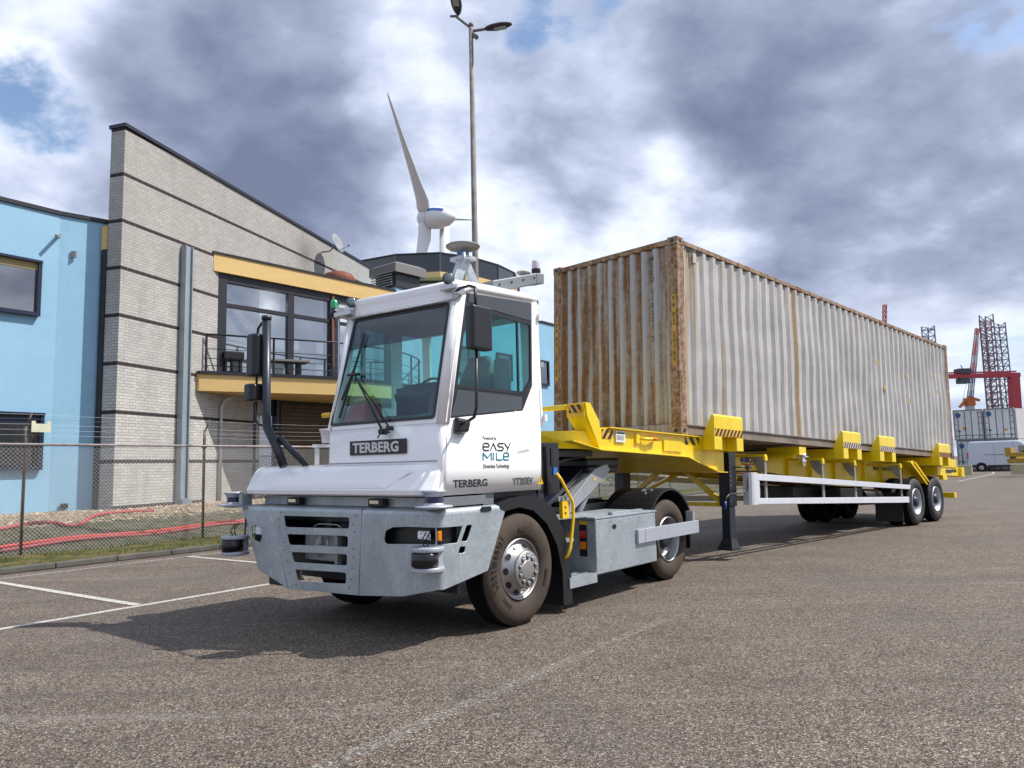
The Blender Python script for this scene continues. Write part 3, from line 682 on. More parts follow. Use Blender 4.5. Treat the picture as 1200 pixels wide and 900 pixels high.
poly_prism(ringz(1.03),10.75,11.02,'fascia',YPAN,rb)
poly_prism(ringz(1.0),11.023,11.95,'parapet',mat('dark glass parapet',(.022,.026,.035),.12,0,spec=.7),rb)
poly_prism(ringz(1.012),11.953,12.02,'parapet_rail',DTRIM,rb)
for (x,y) in ringz(1.008)[1:9]:
    q=MB(); q.box(x-.03,x+.03,y-.03,y+.03,11.03,11.95); q.build('parapet_mullion',mat('grey mullion',(.15,.15,.17),.5),rb)
for i in range(3,8):
    a=Vector((*ringz(.865)[i],0)); b_=Vector((*ringz(.865)[i+1],0)); d=(b_-a).normalized(); n=Vector((d.y,-d.x,0))
    if i%2: q=MB(); q.obox(a+n*.02+d*.1+Vector((0,0,8.3)),d*((b_-a).length*.8),n*.04,Vector((0,0,2.3))); q.build('reflection_panel',REFLSTR,rb)  # striped panels stand in for the reflection on the glass
# rooftop unit
ru=thing('rooftop_air_unit','grey louvred air handling unit standing on the yellow edged roof','air unit',F.p(8.2,.95,8.39),F.a)
q=MB(); q.box(-.62,.62,-.6,.6,0,.55); q.build('casing',mat('dark unit casing',(.05,.055,.06),.35,.4),ru)
q=MB(); q.loft([[(-.8,-.78,.56),(.8,-.78,.56),(.8,.78,.56),(-.8,.78,.56)],[(-.8,-.78,.90),(.8,-.78,.90),(.8,.78,.90),(-.8,.78,.90)],[(-.6,-.6,1.0),(.6,-.6,1.0),(.6,.6,1.0),(-.6,.6,1.0)]],smooth=False); q.build('hood',mat('grey unit hood',(.17,.17,.165),.6),ru)
q=MB()
for i in range(6): q.box(-.86,-.81,-.6,.6,.58-.1*i-.03,.58-.1*i)
q.build('louvre',STEEL,ru)
rd=thing('rusty_roof_dome','flat rust brown dome on the roof edge below the satellite dish','dome',F.p(5.2,.75,8.17),F.a)
q=MB(); q.lathe([(.58,0),(.60,.16),(.5,.32),(.3,.41),(0.001,.44)],(0,0,.0),(0,0,1),24); q.build('shell',mat('rust brown metal',(.17,.05,.025),.7,.2,var=.3),rd)
# satellite dish on the brick wall
sd=thing('satellite_dish','grey satellite dish on a bracket near the top of the brick wall','satellite dish',B.p(9.6,-.02,9.75),B.a)
DISHM=mat('grey dish enamel',(.25,.26,.28),.5)
q=MB(); q.tube([(0,0,0),(0,-.35,0),(0.1,-.55,.25)],.03,8); q.build('bracket',DISHM,sd)
q=MB(); ax=Vector((.02,-.93,.30)).normalized(); q.lathe([(.001,0),(.2,.015),(.38,.06),(.385,.05),(.2,0),(.001,-.012)],(.12,-.6,.3),ax,24); q.build('reflector',DISHM,sd)
q=MB(); q.tube([Vector((.12,-.6,0)),Vector((.12,-.6,.0))+ax*.5],.012,6); q.cyl(Vector((.12,-.6,.0))+ax*.5,Vector((.12,-.6,.05))+ax*.55,.04,seg=8); q.build('feed_arm',DISHM,sd)
# balcony furniture
def toP(fr,u,v,z): return fr.p(u,v,z)
gr=thing('barbecue','black barbecue on the left part of the balcony','barbecue',Dk.p(1.15,.75,4.44),Dk.a)
q=MB(); q.box(-.3,.3,-.22,.22,.45,.72); q.build('body',BLK2,gr,bevel=.04)
for x in (-.22,.22): q=MB(); q.box(x-.03,x+.03,-.15,.15,0,.45); q.build('leg',BLK2,gr)
tb=thing('garden_table','grey bench table on the balcony right of the barbecue','table',Dk.p(2.6,.95,4.44),Dk.a)
q=MB(); q.box(-.9,.9,-.35,.35,.50,.56); q.build('table_top',mat('grey timber',(.22,.21,.20),.8),tb)
for x in (-.6,.6): q=MB(); q.box(x-.05,x+.05,-.2,.2,0,.5); q.build('leg',BLK2,tb)
rr=MB(); rr.box(-.05,.05,-.12,.12,0,.5); o_=rr.build('red_cushion',REDTXT); o_.location=Dk.p(1.95,1.1,4.44); tag(o_,'small red seat cushion standing beside the balcony table','cushion')
# white pot stand behind the fence
pt=thing('white_planter','round white planter on a white framed stand behind the fence','planter',(-4.2,17.9,hv(0,20)),0.2)
q=MB(); q.lathe([(.30,1.50),(.34,1.78),(.37,1.80),(.37,1.83),(.33,1.83),(.30,1.6),(.001,1.58)],(0,0,0),(0,0,1),24); q.build('pot',WHITE2,pt)
q=MB(); q.box(-.5,.5,-.3,.3,1.40,1.47); q.build('stand_top',WHITE2,pt)
for x in (-.40,.0,.40): q=MB(); q.box(x-.05,x+.05,-.28,-.18,0,1.40); q.build('leg',WHITE2,pt)
# hedge and low wall seen beneath the trailer
def f_leaf(t,b):
    oi=t.add('ShaderNodeNewGeometry'); c=t.ramp(oi.outputs['Random Per Island'],[(0,(.020,.035,.010)),(.5,(.045,.075,.018)),(.85,(.09,.125,.035)),(1,(.14,.15,.06))]); t.link(c,b.inputs['Base Color'])
LEAF=mat('shrub leaves',(.05,.08,.02),.6,0,f_leaf,spec=.25)
def shrub(lab,s_,v_,w_,h_,n,seed,kind=None):
    rnd=random.Random(seed); t=thing('shrub',lab,'shrub',S.p(s_,v_,hv(s_,v_)-.02),S.a,group='shrubs behind the fence')
    q=MB()
    for _ in range(5):
        a=rnd.uniform(0,6.28); q.tube([(0,0,0),(math.cos(a)*.15,math.sin(a)*.15,h_*.4),(math.cos(a)*w_*.3,math.sin(a)*w_*.3,h_*.8)],.02,5,r2=.006)
    q.build('stem',mat('shrub bark',(.06,.045,.03),.9),t)
    q=MB(); cl=[(rnd.uniform(-w_*.5,w_*.5),rnd.uniform(-.35,.35),rnd.uniform(.15,1)*h_*.8,rnd.uniform(.18,.4)) for _ in range(int(10*w_))]
    for _ in range(n):
        cx,cy,cz,cr=rnd.choice(cl); d=Vector((rnd.gauss(0,1),rnd.gauss(0,1),rnd.gauss(0,1))); d=d.normalized()*cr*rnd.random()**.4; p=Vector((cx,cy,cz))+d; p.z=max(p.z,.02)
        a=Vector((rnd.gauss(0,1),rnd.gauss(0,1),rnd.gauss(0,1))).normalized()*rnd.uniform(.03,.055); b_=a.orthogonal().normalized()*a.length*.55
        q.face([p-a,p+b_,p+a,p-b_])
    q.build('foliage',LEAF,t,flip=False)
shrub('bright green bush seen behind the fence just above the tractor box',24.5,17.2,2.6,1.5,2600,3)
shrub('dark low bush behind the fence below the trailer beam, farthest left of the row',27.5,17.6,2.4,.9,1600,4)
shrub('dark low bush behind the fence, second beyond the bright green one',30.3,17.8,2.4,.8,1500,5)
shrub('dark low bush behind the fence beyond the landing leg',33.4,17.6,2.6,.9,1500,6)
shrub('dark low bush behind the fence at the far end of the row',36.6,17.6,2.6,.8,1500,7)
lw=thing('low_grey_wall','low grey concrete wall behind the bushes and the fence','wall',S.p(21,20.5,0),S.a)
q=MB(); q.box(0,26,0,.3,.2,2.2); q.build('wall',mat('grey render',(.13,.135,.14),.85,var=.15),lw)
q=MB(); q.box(-.02,26.02,-.04,.34,2.203,2.28); q.build('coping',DTRIM,lw)
# ---------------------------------------------------------------- street lamp
LP=mat('weathered lamp post steel',(.16,.13,.12),.7,.3,dirt=.8,dirtc=(.34,.34,.34))
sl=thing('street_lamp','very tall rusty grey lamp post with two dark lamp heads behind the tractor cab','street lamp',(-.78,17.0,0),0)
q=MB(); q.tube([(0.02,0,0),(0,0,5),(-.01,0,11.9)],.095,12,r2=.052); q.build('post',LP,sl)
q=MB(); q.lathe([(.001,.09),(.05,.08),(.075,.03),(.06,0)],(-.01,0,11.9),(0,0,1),12); q.build('cap',LP,sl)
LH=mat('dark lamp housing',(.03,.03,.033),.5)
q=MB(); q.beam((-.35,.0,12.15),(.0,0,11.85),.05,.04); q.beam((-.5,0,12.17),(-.3,0,12.17),.05,.035); q.beam((0,0,11.78),(.35,-.05,11.80),.04,.05); q.beam((.02,0,11.7),(.14,-.03,11.6),.1,.08); q.build('bracket',LP,sl)
def lamp_head(o,d,par,side):
    d=Vector(d).normalized(); s_=d.cross(Vector((0,0,1))).normalized(); up=s_.cross(d)
    q=MB(); secs=[]
    for t,wd,h in ((0,.03,.03),(.05,.07,.05),(.12,.10,.055),(.22,.125,.06),(.42,.13,.055),(.56,.10,.04),(.66,.05,.02)):
        p=Vector(o)+d*t; secs.append([p+s_*wd*math.cos(a)+up*h*math.sin(a) for a in [2*math.pi*k/10 for k in range(10)]])
    q.loft(secs); hd=q.build('lamp_head',LH,par)
    q=MB(); c=Vector(o)+d*.38-up*.056; q.obox(c-d*.14-s_*.07,d*.28,s_*.14,-up*.012); q.build('lamp_glass',mat('grey lamp glass',(.35,.35,.36),.3),hd)
lamp_head((.32,-.05,11.80),(1,-.25,.03),sl,1); lamp_head((-.30,.0,12.20),(-.1,-.75,.45),sl,-1)
# ---------------------------------------------------------------- wind turbine
TB=mat('pale grey turbine coating',(.72,.74,.76),.45)
wt=thing('wind_turbine','large pale grey wind turbine with an egg shaped nacelle and one blade pointing up left','wind turbine',(-21.0,241.0,0),0)
hub=Vector((-26.5,238.5,81.7)); al=R(160); axis=Vector((math.cos(al),math.sin(al),.08)).normalized(); o=Vector((-21.0,241.0,0)); 
bv=Vector((-math.sin(al),math.cos(al),0)); cv=axis.cross(bv)
q=MB(); q.tube([(0,0,0),(0,0,40),(0,0,79.4)],3.0,24,r2=1.55); q.build('tower',TB,wt)
hl=hub-o; q=MB()
q.lathe([(.01,3.3),(1.1,3.0),(2.2,2.3),(2.95,1.1),(3.2,0),(3.05,-.8)],hl,axis,28); q.build('spinner',TB,wt)
q=MB(); q.lathe([(3.0,-.85),(3.4,-1.5),(3.65,-3.4),(3.4,-5.6),(2.7,-7.8),(1.4,-9.6),(.01,-10.3)],hl,axis,28); nac=q.build('nacelle',TB,wt)
# stripe on the nacelle side facing the road
q=MB()
sidev=Vector((0,-1,0))-axis*Vector((0,-1,0)).dot(axis); sidev.normalize(); upv=sidev.cross(axis)*-1
if upv.z<0: upv=-upv
for i in range(10):
    x0=-1.6-.55*i; x1=x0-.55
    def pr(x): return 3.68 if x>-4.0 else 3.66-.085*(-x-4.0)**1.6
    for (a0,a1) in ((R(22),R(40)),):
        P=lambda x,a:hl+axis*x+(sidev*math.cos(a)+upv*math.sin(a))*(pr(x)+.02)
        q.face([P(x0,a0),P(x1,a0),P(x1,(a0+a1)/2),P(x0,(a0+a1)/2)]); q.face([P(x0,(a0+a1)/2),P(x1,(a0+a1)/2),P(x1,a1),P(x0,a1)])
q.build('blue_stripe',mat('turbine blue stripe',(.03,.10,.32),.4),wt)
q=MB(); q.tube([hl-axis*5+Vector((0,0,3.0)),hl-axis*5+Vector((0,0,5.0))],.12,6); q.tube([hl-axis*5.4+Vector((0,0,3.0)),hl-axis*5.4+Vector((0,0,4.6))],.1,6); q.build('wind_vane',TB,wt)
for kb in range(3):
    ph=R(44+120*kb); d=bv*math.cos(ph)+cv*math.sin(ph); e=axis.cross(d)
    secs=[]
    for t,ch,th,tw in ((2.4,4.4,2.4,82),(4.0,4.9,2.2,82),(6.5,4.9,1.7,82),(9,4.4,1.4,82),(13,3.6,1.1,80),(20,2.7,.8,78),(28,1.7,.55,74),(36,1.1,.36,72),(40,.7,.2,70),(41,.3,.1,70)):
        c=hl+d*t; a=R(tw if kb!=2 else tw*.38); cd=(e*math.cos(a)+axis*math.sin(a)); td=(axis*math.cos(a)-e*math.sin(a)); off=.12*ch if t>5 else 0
        secs.append([c+cd*(ch/2*math.cos(x)-off)+td*(th/2*math.sin(x)) for x in [2*math.pi*k_/14 for k_ in range(14)]])
    q=MB(); q.loft(secs); q.build('blade',TB,wt)
# ---------------------------------------------------------------- far yard: reefers, van, blocks, cranes
def label_disc(q,o,r,nrm): q.lathe([(.001,0),(r,0)],o,nrm,16)
REEF=mat('white grey reefer paint',(.62,.64,.65),.5,dirt=.35,dirtc=(.28,.27,.25))
def reefer(name,lab,x,y,z,rz,alt,group='reefer containers stacked beyond the van'):
    t=thing(name,lab,'container',(x,y,z),rz,group)
    q=MB(); q.box(0,2.44,.06,12.19,0,2.9); q.build('body',REEF,t)
    q=MB()
    for a in (0,2.32): q.box(a,a+.12,0,.06,.12,2.78)
    q.box(0,2.44,0,.06,0,.12); q.box(0,2.44,0,.06,2.78,2.9); q.build('end_frame',mat('grey container frame',(.22,.22,.22),.6),t)
    for a,b_ in ((.13,1.21),(1.23,2.31)):
        q=MB(); q.box(a,b_,.02,.058,.13,2.77); dr=q.build('door',REEF,t)
        for k_ in (.25,.78):
            q=MB(); q.cyl((a+(b_-a)*k_,-.01,.15),(a+(b_-a)*k_,-.01,2.75),.028,seg=6); q.build('lock_bar',mat('dark steel bar',(.07,.07,.075),.5,.5),dr)
    q=MB()
    for zz in (.35,.9,1.5,2.1,2.55): 
        q.box(.13,.30,-.005,.019,zz,zz+.05); q.box(2.14,2.31,-.005,.019,zz,zz+.05)
    q.box(.2,1.2,-.004,.018,.42,.46); q.box(1.25,2.3,-.004,.018,.42,.46); q.build('hinge',mat('dark hinge steel',(.05,.05,.055),.5),t)
    q=MB(); label_disc(q,(.42,.012,2.38),.24,(0,-1,0)); q.build('blue_emblem',mat('container blue emblem',(.02,.11,.28),.5),t)
    q=MB(); label_disc(q,(.45,.012,.85),.10,(0,-1,0)); q.build('navy_decal',mat('navy decal',(.01,.02,.12),.5),t)
    q=MB(); q.box(1.55 if alt else .75,1.80 if alt else 1.05,.008,.016,.75 if alt else .95,.98 if alt else 1.25); q.build('orange_decal',mat('orange decal',(.55,.28,.03),.5),t)
    return t
reefer('reefer_container','white reefer container end with orange decals on the upper tier, left one behind the van',42.5,73.2,2.95,R(-35),False)
reefer('reefer_container','white reefer container end on the upper tier, right of the one with orange decals',44.56,71.75,2.95,R(-35),True)
reefer('reefer_container','white reefer container end on the lower tier, half hidden by the van',42.6,73.15,0.02,R(-35),True)
reefer('reefer_container','white reefer container on the lower tier hidden mostly by the van',44.66,71.7,0.02,R(-35),False)
t=thing('white_container','plain white container shown side on at the right edge on the upper tier','container',(46.75,70.4,2.95),R(28))
q=MB(); q.box(0,12.19,0,2.44,0,2.8); q.build('body',mat('plain white container paint',(.62,.62,.61),.5,dirt=.3,dirtc=(.4,.4,.38)),t)
t2=thing('white_container','plain white container below the side on one at the right edge','container',(46.75,70.4,.02),R(28))
q=MB(); q.box(0,12.19,0,2.44,0,2.9); q.build('body',MATS['plain white container paint'],t2)
# van
VANP=mat('silver blue van paint',(.55,.60,.68),.3,.1,coat=.6)
van=thing('parked_van','silver white panel van with a high roof parked side on before the stacked containers','van',(41.9,70.4,0),R(-35))
def vanprof():
    return [(0,.45),(0,1.2),(.06,2.2),(.16,2.66),(.35,2.74),(3.9,2.76),(4.3,2.66),(4.95,1.75),(5.75,1.35),(5.98,1.0),(6.0,.5),(5.6,.42)]
q=MB(); pr_=vanprof(); secs=[]
for yy,ins in ((.0,.10),(.06,.03),(.25,0),(1.75,0),(1.94,.03),(2.0,.10)):
    secs.append([(x+(ins if x<3 else -ins),yy,z-(ins if z>2 else 0)) for x,z in pr_])
q.loft(secs,smooth=False); q.build('body',VANP,van,bevel=.03)
for x_ in (1.05,4.85):
    q=MB(); q.cyl((x_,-.02,.36),(x_,.02,.36),.47,seg=24); q.build('wheel_arch',BLK,van)
    q=MB(); q.lathe([(.20,-.03),(.30,-.02),(.355,.01),(.36,.1),(.36,.22)],(x_,-.04,.36),(0,1,0),28); wh=q.build('wheel',RUB,van)
    q=MB(); q.lathe([(.001,-.03),(.08,-.035),(.1,-.01),(.2,-.025),(.21,-.03)],(x_,-.045,.36),(0,1,0),20); q.build('hubcap',HUBM,wh)
q=MB(); q.box(.05,.6,-.01,.0,.42,.62); q.box(1.55,4.3,-.012,.0,.42,.58); q.build('lower_trim',BLK,van)
q=MB(); q.box(1.3,3.5,-.014,-.0,1.48,1.53); q.build('side_rail',mat('van rail grey',(.12,.13,.15),.4),van)
q=MB(); q.box(-.02,.07,-.012,.06,1.15,1.75); q.build('tail_lamp',REDL,van)
q=MB(); q.box(3.98,4.75,-.012,0,1.62,2.28); q.build('side_window',GBLDD,van)
q=MB(); q.box(2.1,2.115,-.006,0,.7,2.6); q.box(3.6,3.615,-.006,0,.7,2.6); q.build('door_seam',BLK,van)
# concrete blocks
CB=mat('yellow green stained concrete',(.42,.40,.24),.9,var=.2,vscale=1.5,dirt=.4)
def cblock(lab,x,y,l,rz):
    t=thing('concrete_block',lab,'concrete block',(x,y,0),rz,'concrete blocks in the far yard'); q=MB()
    q.prism([(-.35,0),(.35,0),(.30,.18),(.22,.75),(-.22,.75),(-.30,.18)],lambda x_,z_,t_:(t_,x_,z_),0,l); q.build('block',CB,t,bevel=.03); return t
cblock('pale yellow concrete block between the trailer end and the white van',34.2,60,1.55,R(-35)); cblock('pale yellow concrete block at the right edge in front of the van',38.4,59,1.7,R(-35))
cblock('pale concrete block hidden behind the container corner',32.2,61.4,1.7,R(-35))
# second yellow trailer at the right edge
yt=thing('parked_trailer','rear end of another yellow container trailer cut off by the right edge','trailer',(34.15,50.6,0),R(38))
q=MB(); q.box(0,9,-1.1,-.8,1.0,1.45); q.box(0,9,.8,1.1,1.0,1.45); q.box(-.3,.3,-1.25,1.25,1.35,1.62); q.box(-.2,.1,-1.2,1.2,.9,1.2); q.build('chassis',mat('dull yellow steel',(.42,.27,.03),.5,dirt=.5,dirtc=(.12,.06,.03)),yt,bevel=.02)
q=MB(); q.box(-.3,.5,-1.26,-.9,1.62,1.95); q.box(-.3,.5,.9,1.26,1.62,1.95); q.build('corner_guide',MATS['dull yellow steel'],yt)
for x_ in (1.3,2.65):
    q=MB(); q.lathe([(.22,-.05),(.42,-.06),(.5,.0),(.5,.28),(.42,.33)],(x_,-1.2,.5),(0,1,0),28); w_=q.build('wheel',RUB,yt)
    q=MB(); q.lathe([(.001,.05),(.1,.0),(.22,.03)],(x_,-1.2,.5),(0,1,0),20); q.build('rim',HUBM,w_)
# lattice towers
def lattice(name,lab,x,y,z0,z1,w_,m,seg,th,n=4,lean=(0,0),cat='lattice tower',group=None):
    t=thing(name,lab,cat,(x,y,0),.3,group); q=MB()
    cs=[(w_/2*math.cos(R(45+360/n*k)),w_/2*math.sin(R(45+360/n*k))) for k in range(n)]
    L=lambda c,z:Vector((c[0]+lean[0]*(z-z0),c[1]+lean[1]*(z-z0),z))
    for c in cs: q.beam(L(c,z0),L(c,z1),th,th)
    k=0; z=z0
    while z<z1-seg*.5:
        z2=min(z+seg,z1)
        for i in range(n):
            a,b_=cs[i],cs[(i+1)%n]; q.beam(L(a,z),L(b_,z),th*.6,th*.6)
            if k%2: q.beam(L(a,z),L(b_,z2),th*.6,th*.6)
            else: q.beam(L(b_,z),L(a,z2),th*.6,th*.6)
        z=z2; k+=1
    q.build('lattice',m,t); return t
LATM=mat('haze lightened blue grey lattice steel',(.15,.17,.22),.6); LATR=mat('red lattice steel',(.30,.07,.08),.6)  # distance haze is put into the lighter blue grey
lattice('lattice_leg','tall dark lattice leg of a jack up rig, left one beside the red gantry',190.8,300,0,57.2,5.4,LATM,2.6,.36,3)
lattice('lattice_leg','tall lattice leg with dark red chords between the two dark ones',194.0,306,0,56.6,4.6,LATR,2.6,.34,3)
lattice('lattice_leg','slightly lower dark lattice leg at the right of the group',196.6,300,0,53.8,4.4,LATM,2.6,.36,3,lean=(-.018,0))
lattice('lattice_leg','dark lattice leg top showing just over the rusty container end',168.3,302,0,53.4,5.2,LATM,2.6,.36,3)
# red gantry crane
RG=mat('crane red',(.40,.04,.055),.5)  # this red also has the distance haze mixed into its colour
gc=thing('gantry_crane','red gantry crane with a horizontal girder ending left of the lattice legs','crane',(175,290,0),0)
q=MB(); q.box(-8,20.0,-1.2,1.2,31.0,32.6); q.box(-8,19.0,-.5,.5,32.9,33.4); q.build('girder',RG,gc)
q=MB(); q.loft([[(15.6,-1.3,0),(18.8,-1.3,0),(18.8,1.3,0),(15.6,1.3,0)],[(16.2,-1.3,31),(19.6,-1.3,31),(19.6,1.3,31),(16.2,1.3,31)]],smooth=False); q.build('leg',RG,gc)
q=MB(); q.box(-3.4,.2,-1.6,1.6,28.9,30.9); q.box(-3.8,1.0,-1.8,1.8,32.7,34.6); q.tube([(-1,0,34),(-2,0,36)],.2,5); q.build('trolley',mat('dark crane machinery',(.06,.06,.07),.6),gc)
q=MB(); q.box(23.2,30,-2,2,19.5,21.5); q.box(24.5,27,-1.5,1.5,21.5,23.2); q.build('machinery_house',RG,gc)
# luffing cranes
def boomcrane(lab,base,tip,w_,cols,house):
    t=thing('luffing_crane',lab,'crane',base,0,'tall luffing cranes in the port'); base=Vector(base); tip=Vector(tip)-base; n=len(cols); base0=Vector((0,0,0))
    for i,c in enumerate(cols):
        a=tip*(i/n)+Vector((0,0,0)); b_=tip*((i+1)/n); q=MB(); d=(b_-a).normalized(); s_=Vector((0,1,0)); u_=d.cross(s_).normalized()
        ww=w_*(1-.35*i/n)
        cs=[s_*ww/2+u_*ww/2,s_*ww/2-u_*ww/2,-s_*ww/2-u_*ww/2,-s_*ww/2+u_*ww/2]
        for k in range(4): q.beam(a+cs[k],b_+cs[k],.26,.26)
        st=4
        for j in range(st):
            p0=a.lerp(b_,j/st); p1=a.lerp(b_,(j+1)/st)
            for k in range(4): q.beam(p0+cs[k],p1+cs[(k+1)%4],.14,.14)
        q.build('boom_section',c,t)
    if house:
        q=MB(); q.beam(Vector((-4,0,-1)),Vector((0,0,3)),1.2,.8); q.beam(Vector((0,0,3)),Vector((4,0,1.5)),1.2,.8); q.box(-1.6,1.6,-1.5,1.5,-.5,2.5); q.build('machine_house',mat('crane orange',(.5,.15,.03),.5),t)
        q=MB(); q.tube([Vector((1.5,0,2)),tip*.98+Vector((1.5,0,0))],.07,4); q.tube([Vector((-3,0,0)),tip*.85],.07,4); q.build('cable',LATM,t)
    q=MB(); q.box(-1.2,1.2,-1.2,1.2,-base.z,-.5); q.build('pedestal',mat('crane white',(.5,.5,.52),.5),t); return t
CW=mat('crane boom white',(.42,.42,.46),.5); CR_=mat('crane boom red',(.5,.10,.07),.5); CBL=mat('crane boom blue',(.06,.08,.2),.5)
boomcrane('luffing crane with a red, white and blue boom left of the lattice legs',(181.2,300,21.5),(186.9,300,52),1.5,[CW,CBL,CW,CBL,CBL,CR_,CW,CR_,CR_,CW,CR_],True)
boomcrane('crane boom tip with red lattice rising over the middle of the container',(146.5,300,15),(150.6,300,62.5),1.5,[LATM,CW,LATM,CR_,CW,CR_],False)
# ================================================================ terminal tractor
TF=Frame(.04,7.33,math.degrees(.8944))
TR=thing('terminal_tractor','white cab terminal tractor with zinc coloured front bumper, black mirrors and roof sensors, coupled to the yellow trailer','tractor',TF.o,TF.a)
TR['label']='white terminal tractor with zinc coloured bumper and roof sensors, coupled to the yellow trailer'
SIDE=lambda u,v,z:M3((u,v,z),(1,0,0),(0,0,1))      # plane facing the camera side (-v)
def sideplate(outer,holes,v,th,name,m,par,bev=0.0,bevel=0.0):
    """outline in (u,z), outer face at v"""
    q=MB(); q.addmesh(plate_mesh(outer,holes,th,bev),M3((0,v+th/2,0),(1,0,0),(0,0,1))); return q.build(name,m,par,bevel=bevel)
# ---- wheels
def tyre(q,o,ax,r,w,seg=56,inner=.29):
    q.lathe([(inner,.035),(inner+.02,.012),(inner+.05,.0),(r-.13,-.012),(r-.07,-.004),(r-.03,.018),(r-.008,.045)],o,ax,seg)
def tread(q,o,ax,r,w,seg=56):
    prof=[(r-.0085,.0445),(r,.06)]
    n=4
    for i in range(n):
        a=.06+(w-.12)*(i+.82)/n; prof+=[(r,a),(r-.014,a+.003),(r-.014,a+.012),(r,a+.015)] if i<n-1 else []
    prof+=[(r,w-.06),(r-.02,w-.03),(r-.08,w),(.3,w-.02),(.3,w-.05)]
    q.lathe(prof,o,ax,seg)
def wheel(par,u,v,r,w,kind,dirn=1,side=DUSTR,trd=RUB,lett=None,inner=False):
    """outer face at v; dirn=+1: inside of the vehicle is +v"""
    ax=(0,dirn,0); o=(u,v,r)
    q=MB(); tyre(q,o,ax,r,w); wh=q.build('wheel',side,par)
    q=MB(); tread(q,o,ax,r,w); q.build('tread',trd,wh)
    # lugs: shallow blocks across the shoulder
    if kind=='front':
        q=MB(); q.lathe([(.292,.036),(.285,.018),(.276,.016),(.272,.04),(.262,.06),(.245,.052),(.205,.012),(.168,-.035),(.158,-.052),(.150,-.060)],o,ax,48); q.build('rim',ALU,wh)
        q=MB()
        for k in range(10):
            a=2*math.pi*(k+.5)/10; c=Vector((u+.222*math.sin(a),v+dirn*.022,r+.222*math.cos(a))); rad=Vector((math.sin(a),0,math.cos(a))); tg=Vector((math.cos(a),0,-math.sin(a)))
            nrm=(Vector((0,-dirn,0))*.75+rad*.66).normalized(); e2=nrm.cross(tg).normalized()
            q.face([c+nrm*.004+tg*.033*math.cos(x)+e2*.026*math.sin(x) for x in [2*math.pi*j/12 for j in range(12)]])
        q.build('hand_hole',BLK,wh)
        q=MB(); q.lathe([(.176,-.040),(.175,-.060),(.166,-.067),(.092,-.068),(.088,-.074),(.080,-.076),(.001,-.077)],o,ax,40); hc=q.build('hub_cover',HUBM,wh)
        for k in range(10):
            q=MB(); a=2*math.pi*k/10; c=(u+.122*math.sin(a),v-dirn*.068,r+.122*math.cos(a)); q.lathe([(.019,0),(.019,-.012),(.013,-.022),(.001,-.024)],c,ax,6,smooth=False); q.build('wheel_nut',CHR,wh)
        q=MB()
        for k in range(10):
            a=2*math.pi*(k+.02)/10; c=Vector((u+.122*math.sin(a),v-dirn*.0695,r+.122*math.cos(a))); q.lathe([(.029,0),(.001,0)],c,ax,12)
        q.build('nut_recess',BLK2,wh)
    else:
        q=MB(); q.lathe([(.292,.036),(.285,.012),(.275,.012),(.268,.04),(.255,.05),(.245,.12),(.235,.15),(.13,.165),(.12,.15)],o,ax,48); q.build('rim',ALU if kind=='drive' else mat('silver grey rim paint',(.50,.54,.60),.35,.4),wh)
        q=MB(); q.lathe([(.13,.165),(.125,.10),(.11,.06),(.07,.05),(.001,.05)],o,ax,28); q.build('hub',BLK2 if kind!='drive' else NAVY,wh)
        for k in range(10):
            q=MB(); a=2*math.pi*k/10; c=(u+.165*math.sin(a),v+dirn*.155,r+.165*math.cos(a)); q.lathe([(.016,0),(.016,-.03),(.001,-.03)],c,ax,6,smooth=False); q.build('wheel_nut',STEEL,wh)
    if lett:
        q=MB(); a=R(-108)
        for ch,adv in lett:
            rr=.392; c=(u+rr*math.sin(a),v-dirn*.0135,r+rr*math.cos(a)); me=text_mesh(ch,.125,.0015,.0025,align='CENTER',sx=.56)
            q.addmesh(me,M3(c,(math.cos(a),0,-math.sin(a)),(math.sin(a),0,math.cos(a)))); a+=R(adv)
        q.build('tyre_lettering',LETT,wh,flip=False)
        for a0,a1 in ((R(-9),R(8)),(R(-150),R(-128)),(R(95),R(120))):
            q=MB(); q.lathe([(.36,-.0135),(.395,-.0145)],o,ax,14,a0=a0,a1=a1); q.build('dark_label_band',LETT,wh)
    return wh
CONT=[('C',8),('o',7.2),('n',7),('t',5.4),('i',4.6),('n',7),('e',7),('n',6.5),('t',5.2),('a',6.2),('l',5)]
wheel(TR,.03,.0,.528,.30,'front',lett=CONT)
wheel(TR,.03,2.48,.528,.33,'front',dirn=-1)
for v_,dn in ((.13,1),(2.36,-1)):
    wheel(TR,3.3,v_,.515,.27,'drive',dn); 
    q=MB(); tyre(q,(3.3,v_+dn*.33,.515),(0,dn,0),.515,.27); iw=q.build('inner_tyre',RUB,TR); q=MB(); tread(q,(3.3,v_+dn*.33,.515),(0,dn,0),.515,.27); q.build('tread',RUB,iw)
# ---- chassis
q=MB()
for v_ in (.80,1.62): q.box(-.95,4.05,v_,v_+.09,.72,1.0)
for u_ in (-.9,.7,1.6,2.5,3.9): q.box(u_,u_+.08,.89,1.62,.74,.98)
q.build('chassis_frame',BLK2,TR)
q=MB(); q.cyl((.03,.3,.53),(.03,2.2,.53),.09,seg=12); q.cyl((3.3,.7,.53),(3.3,1.8,.53),.16,seg=12); q.box(-.75,.6,.5,2.0,.42,.72); q.box(1.0,2.7,.95,1.6,.35,.7); q.build('axle_and_drive_unit',BLK2,TR)
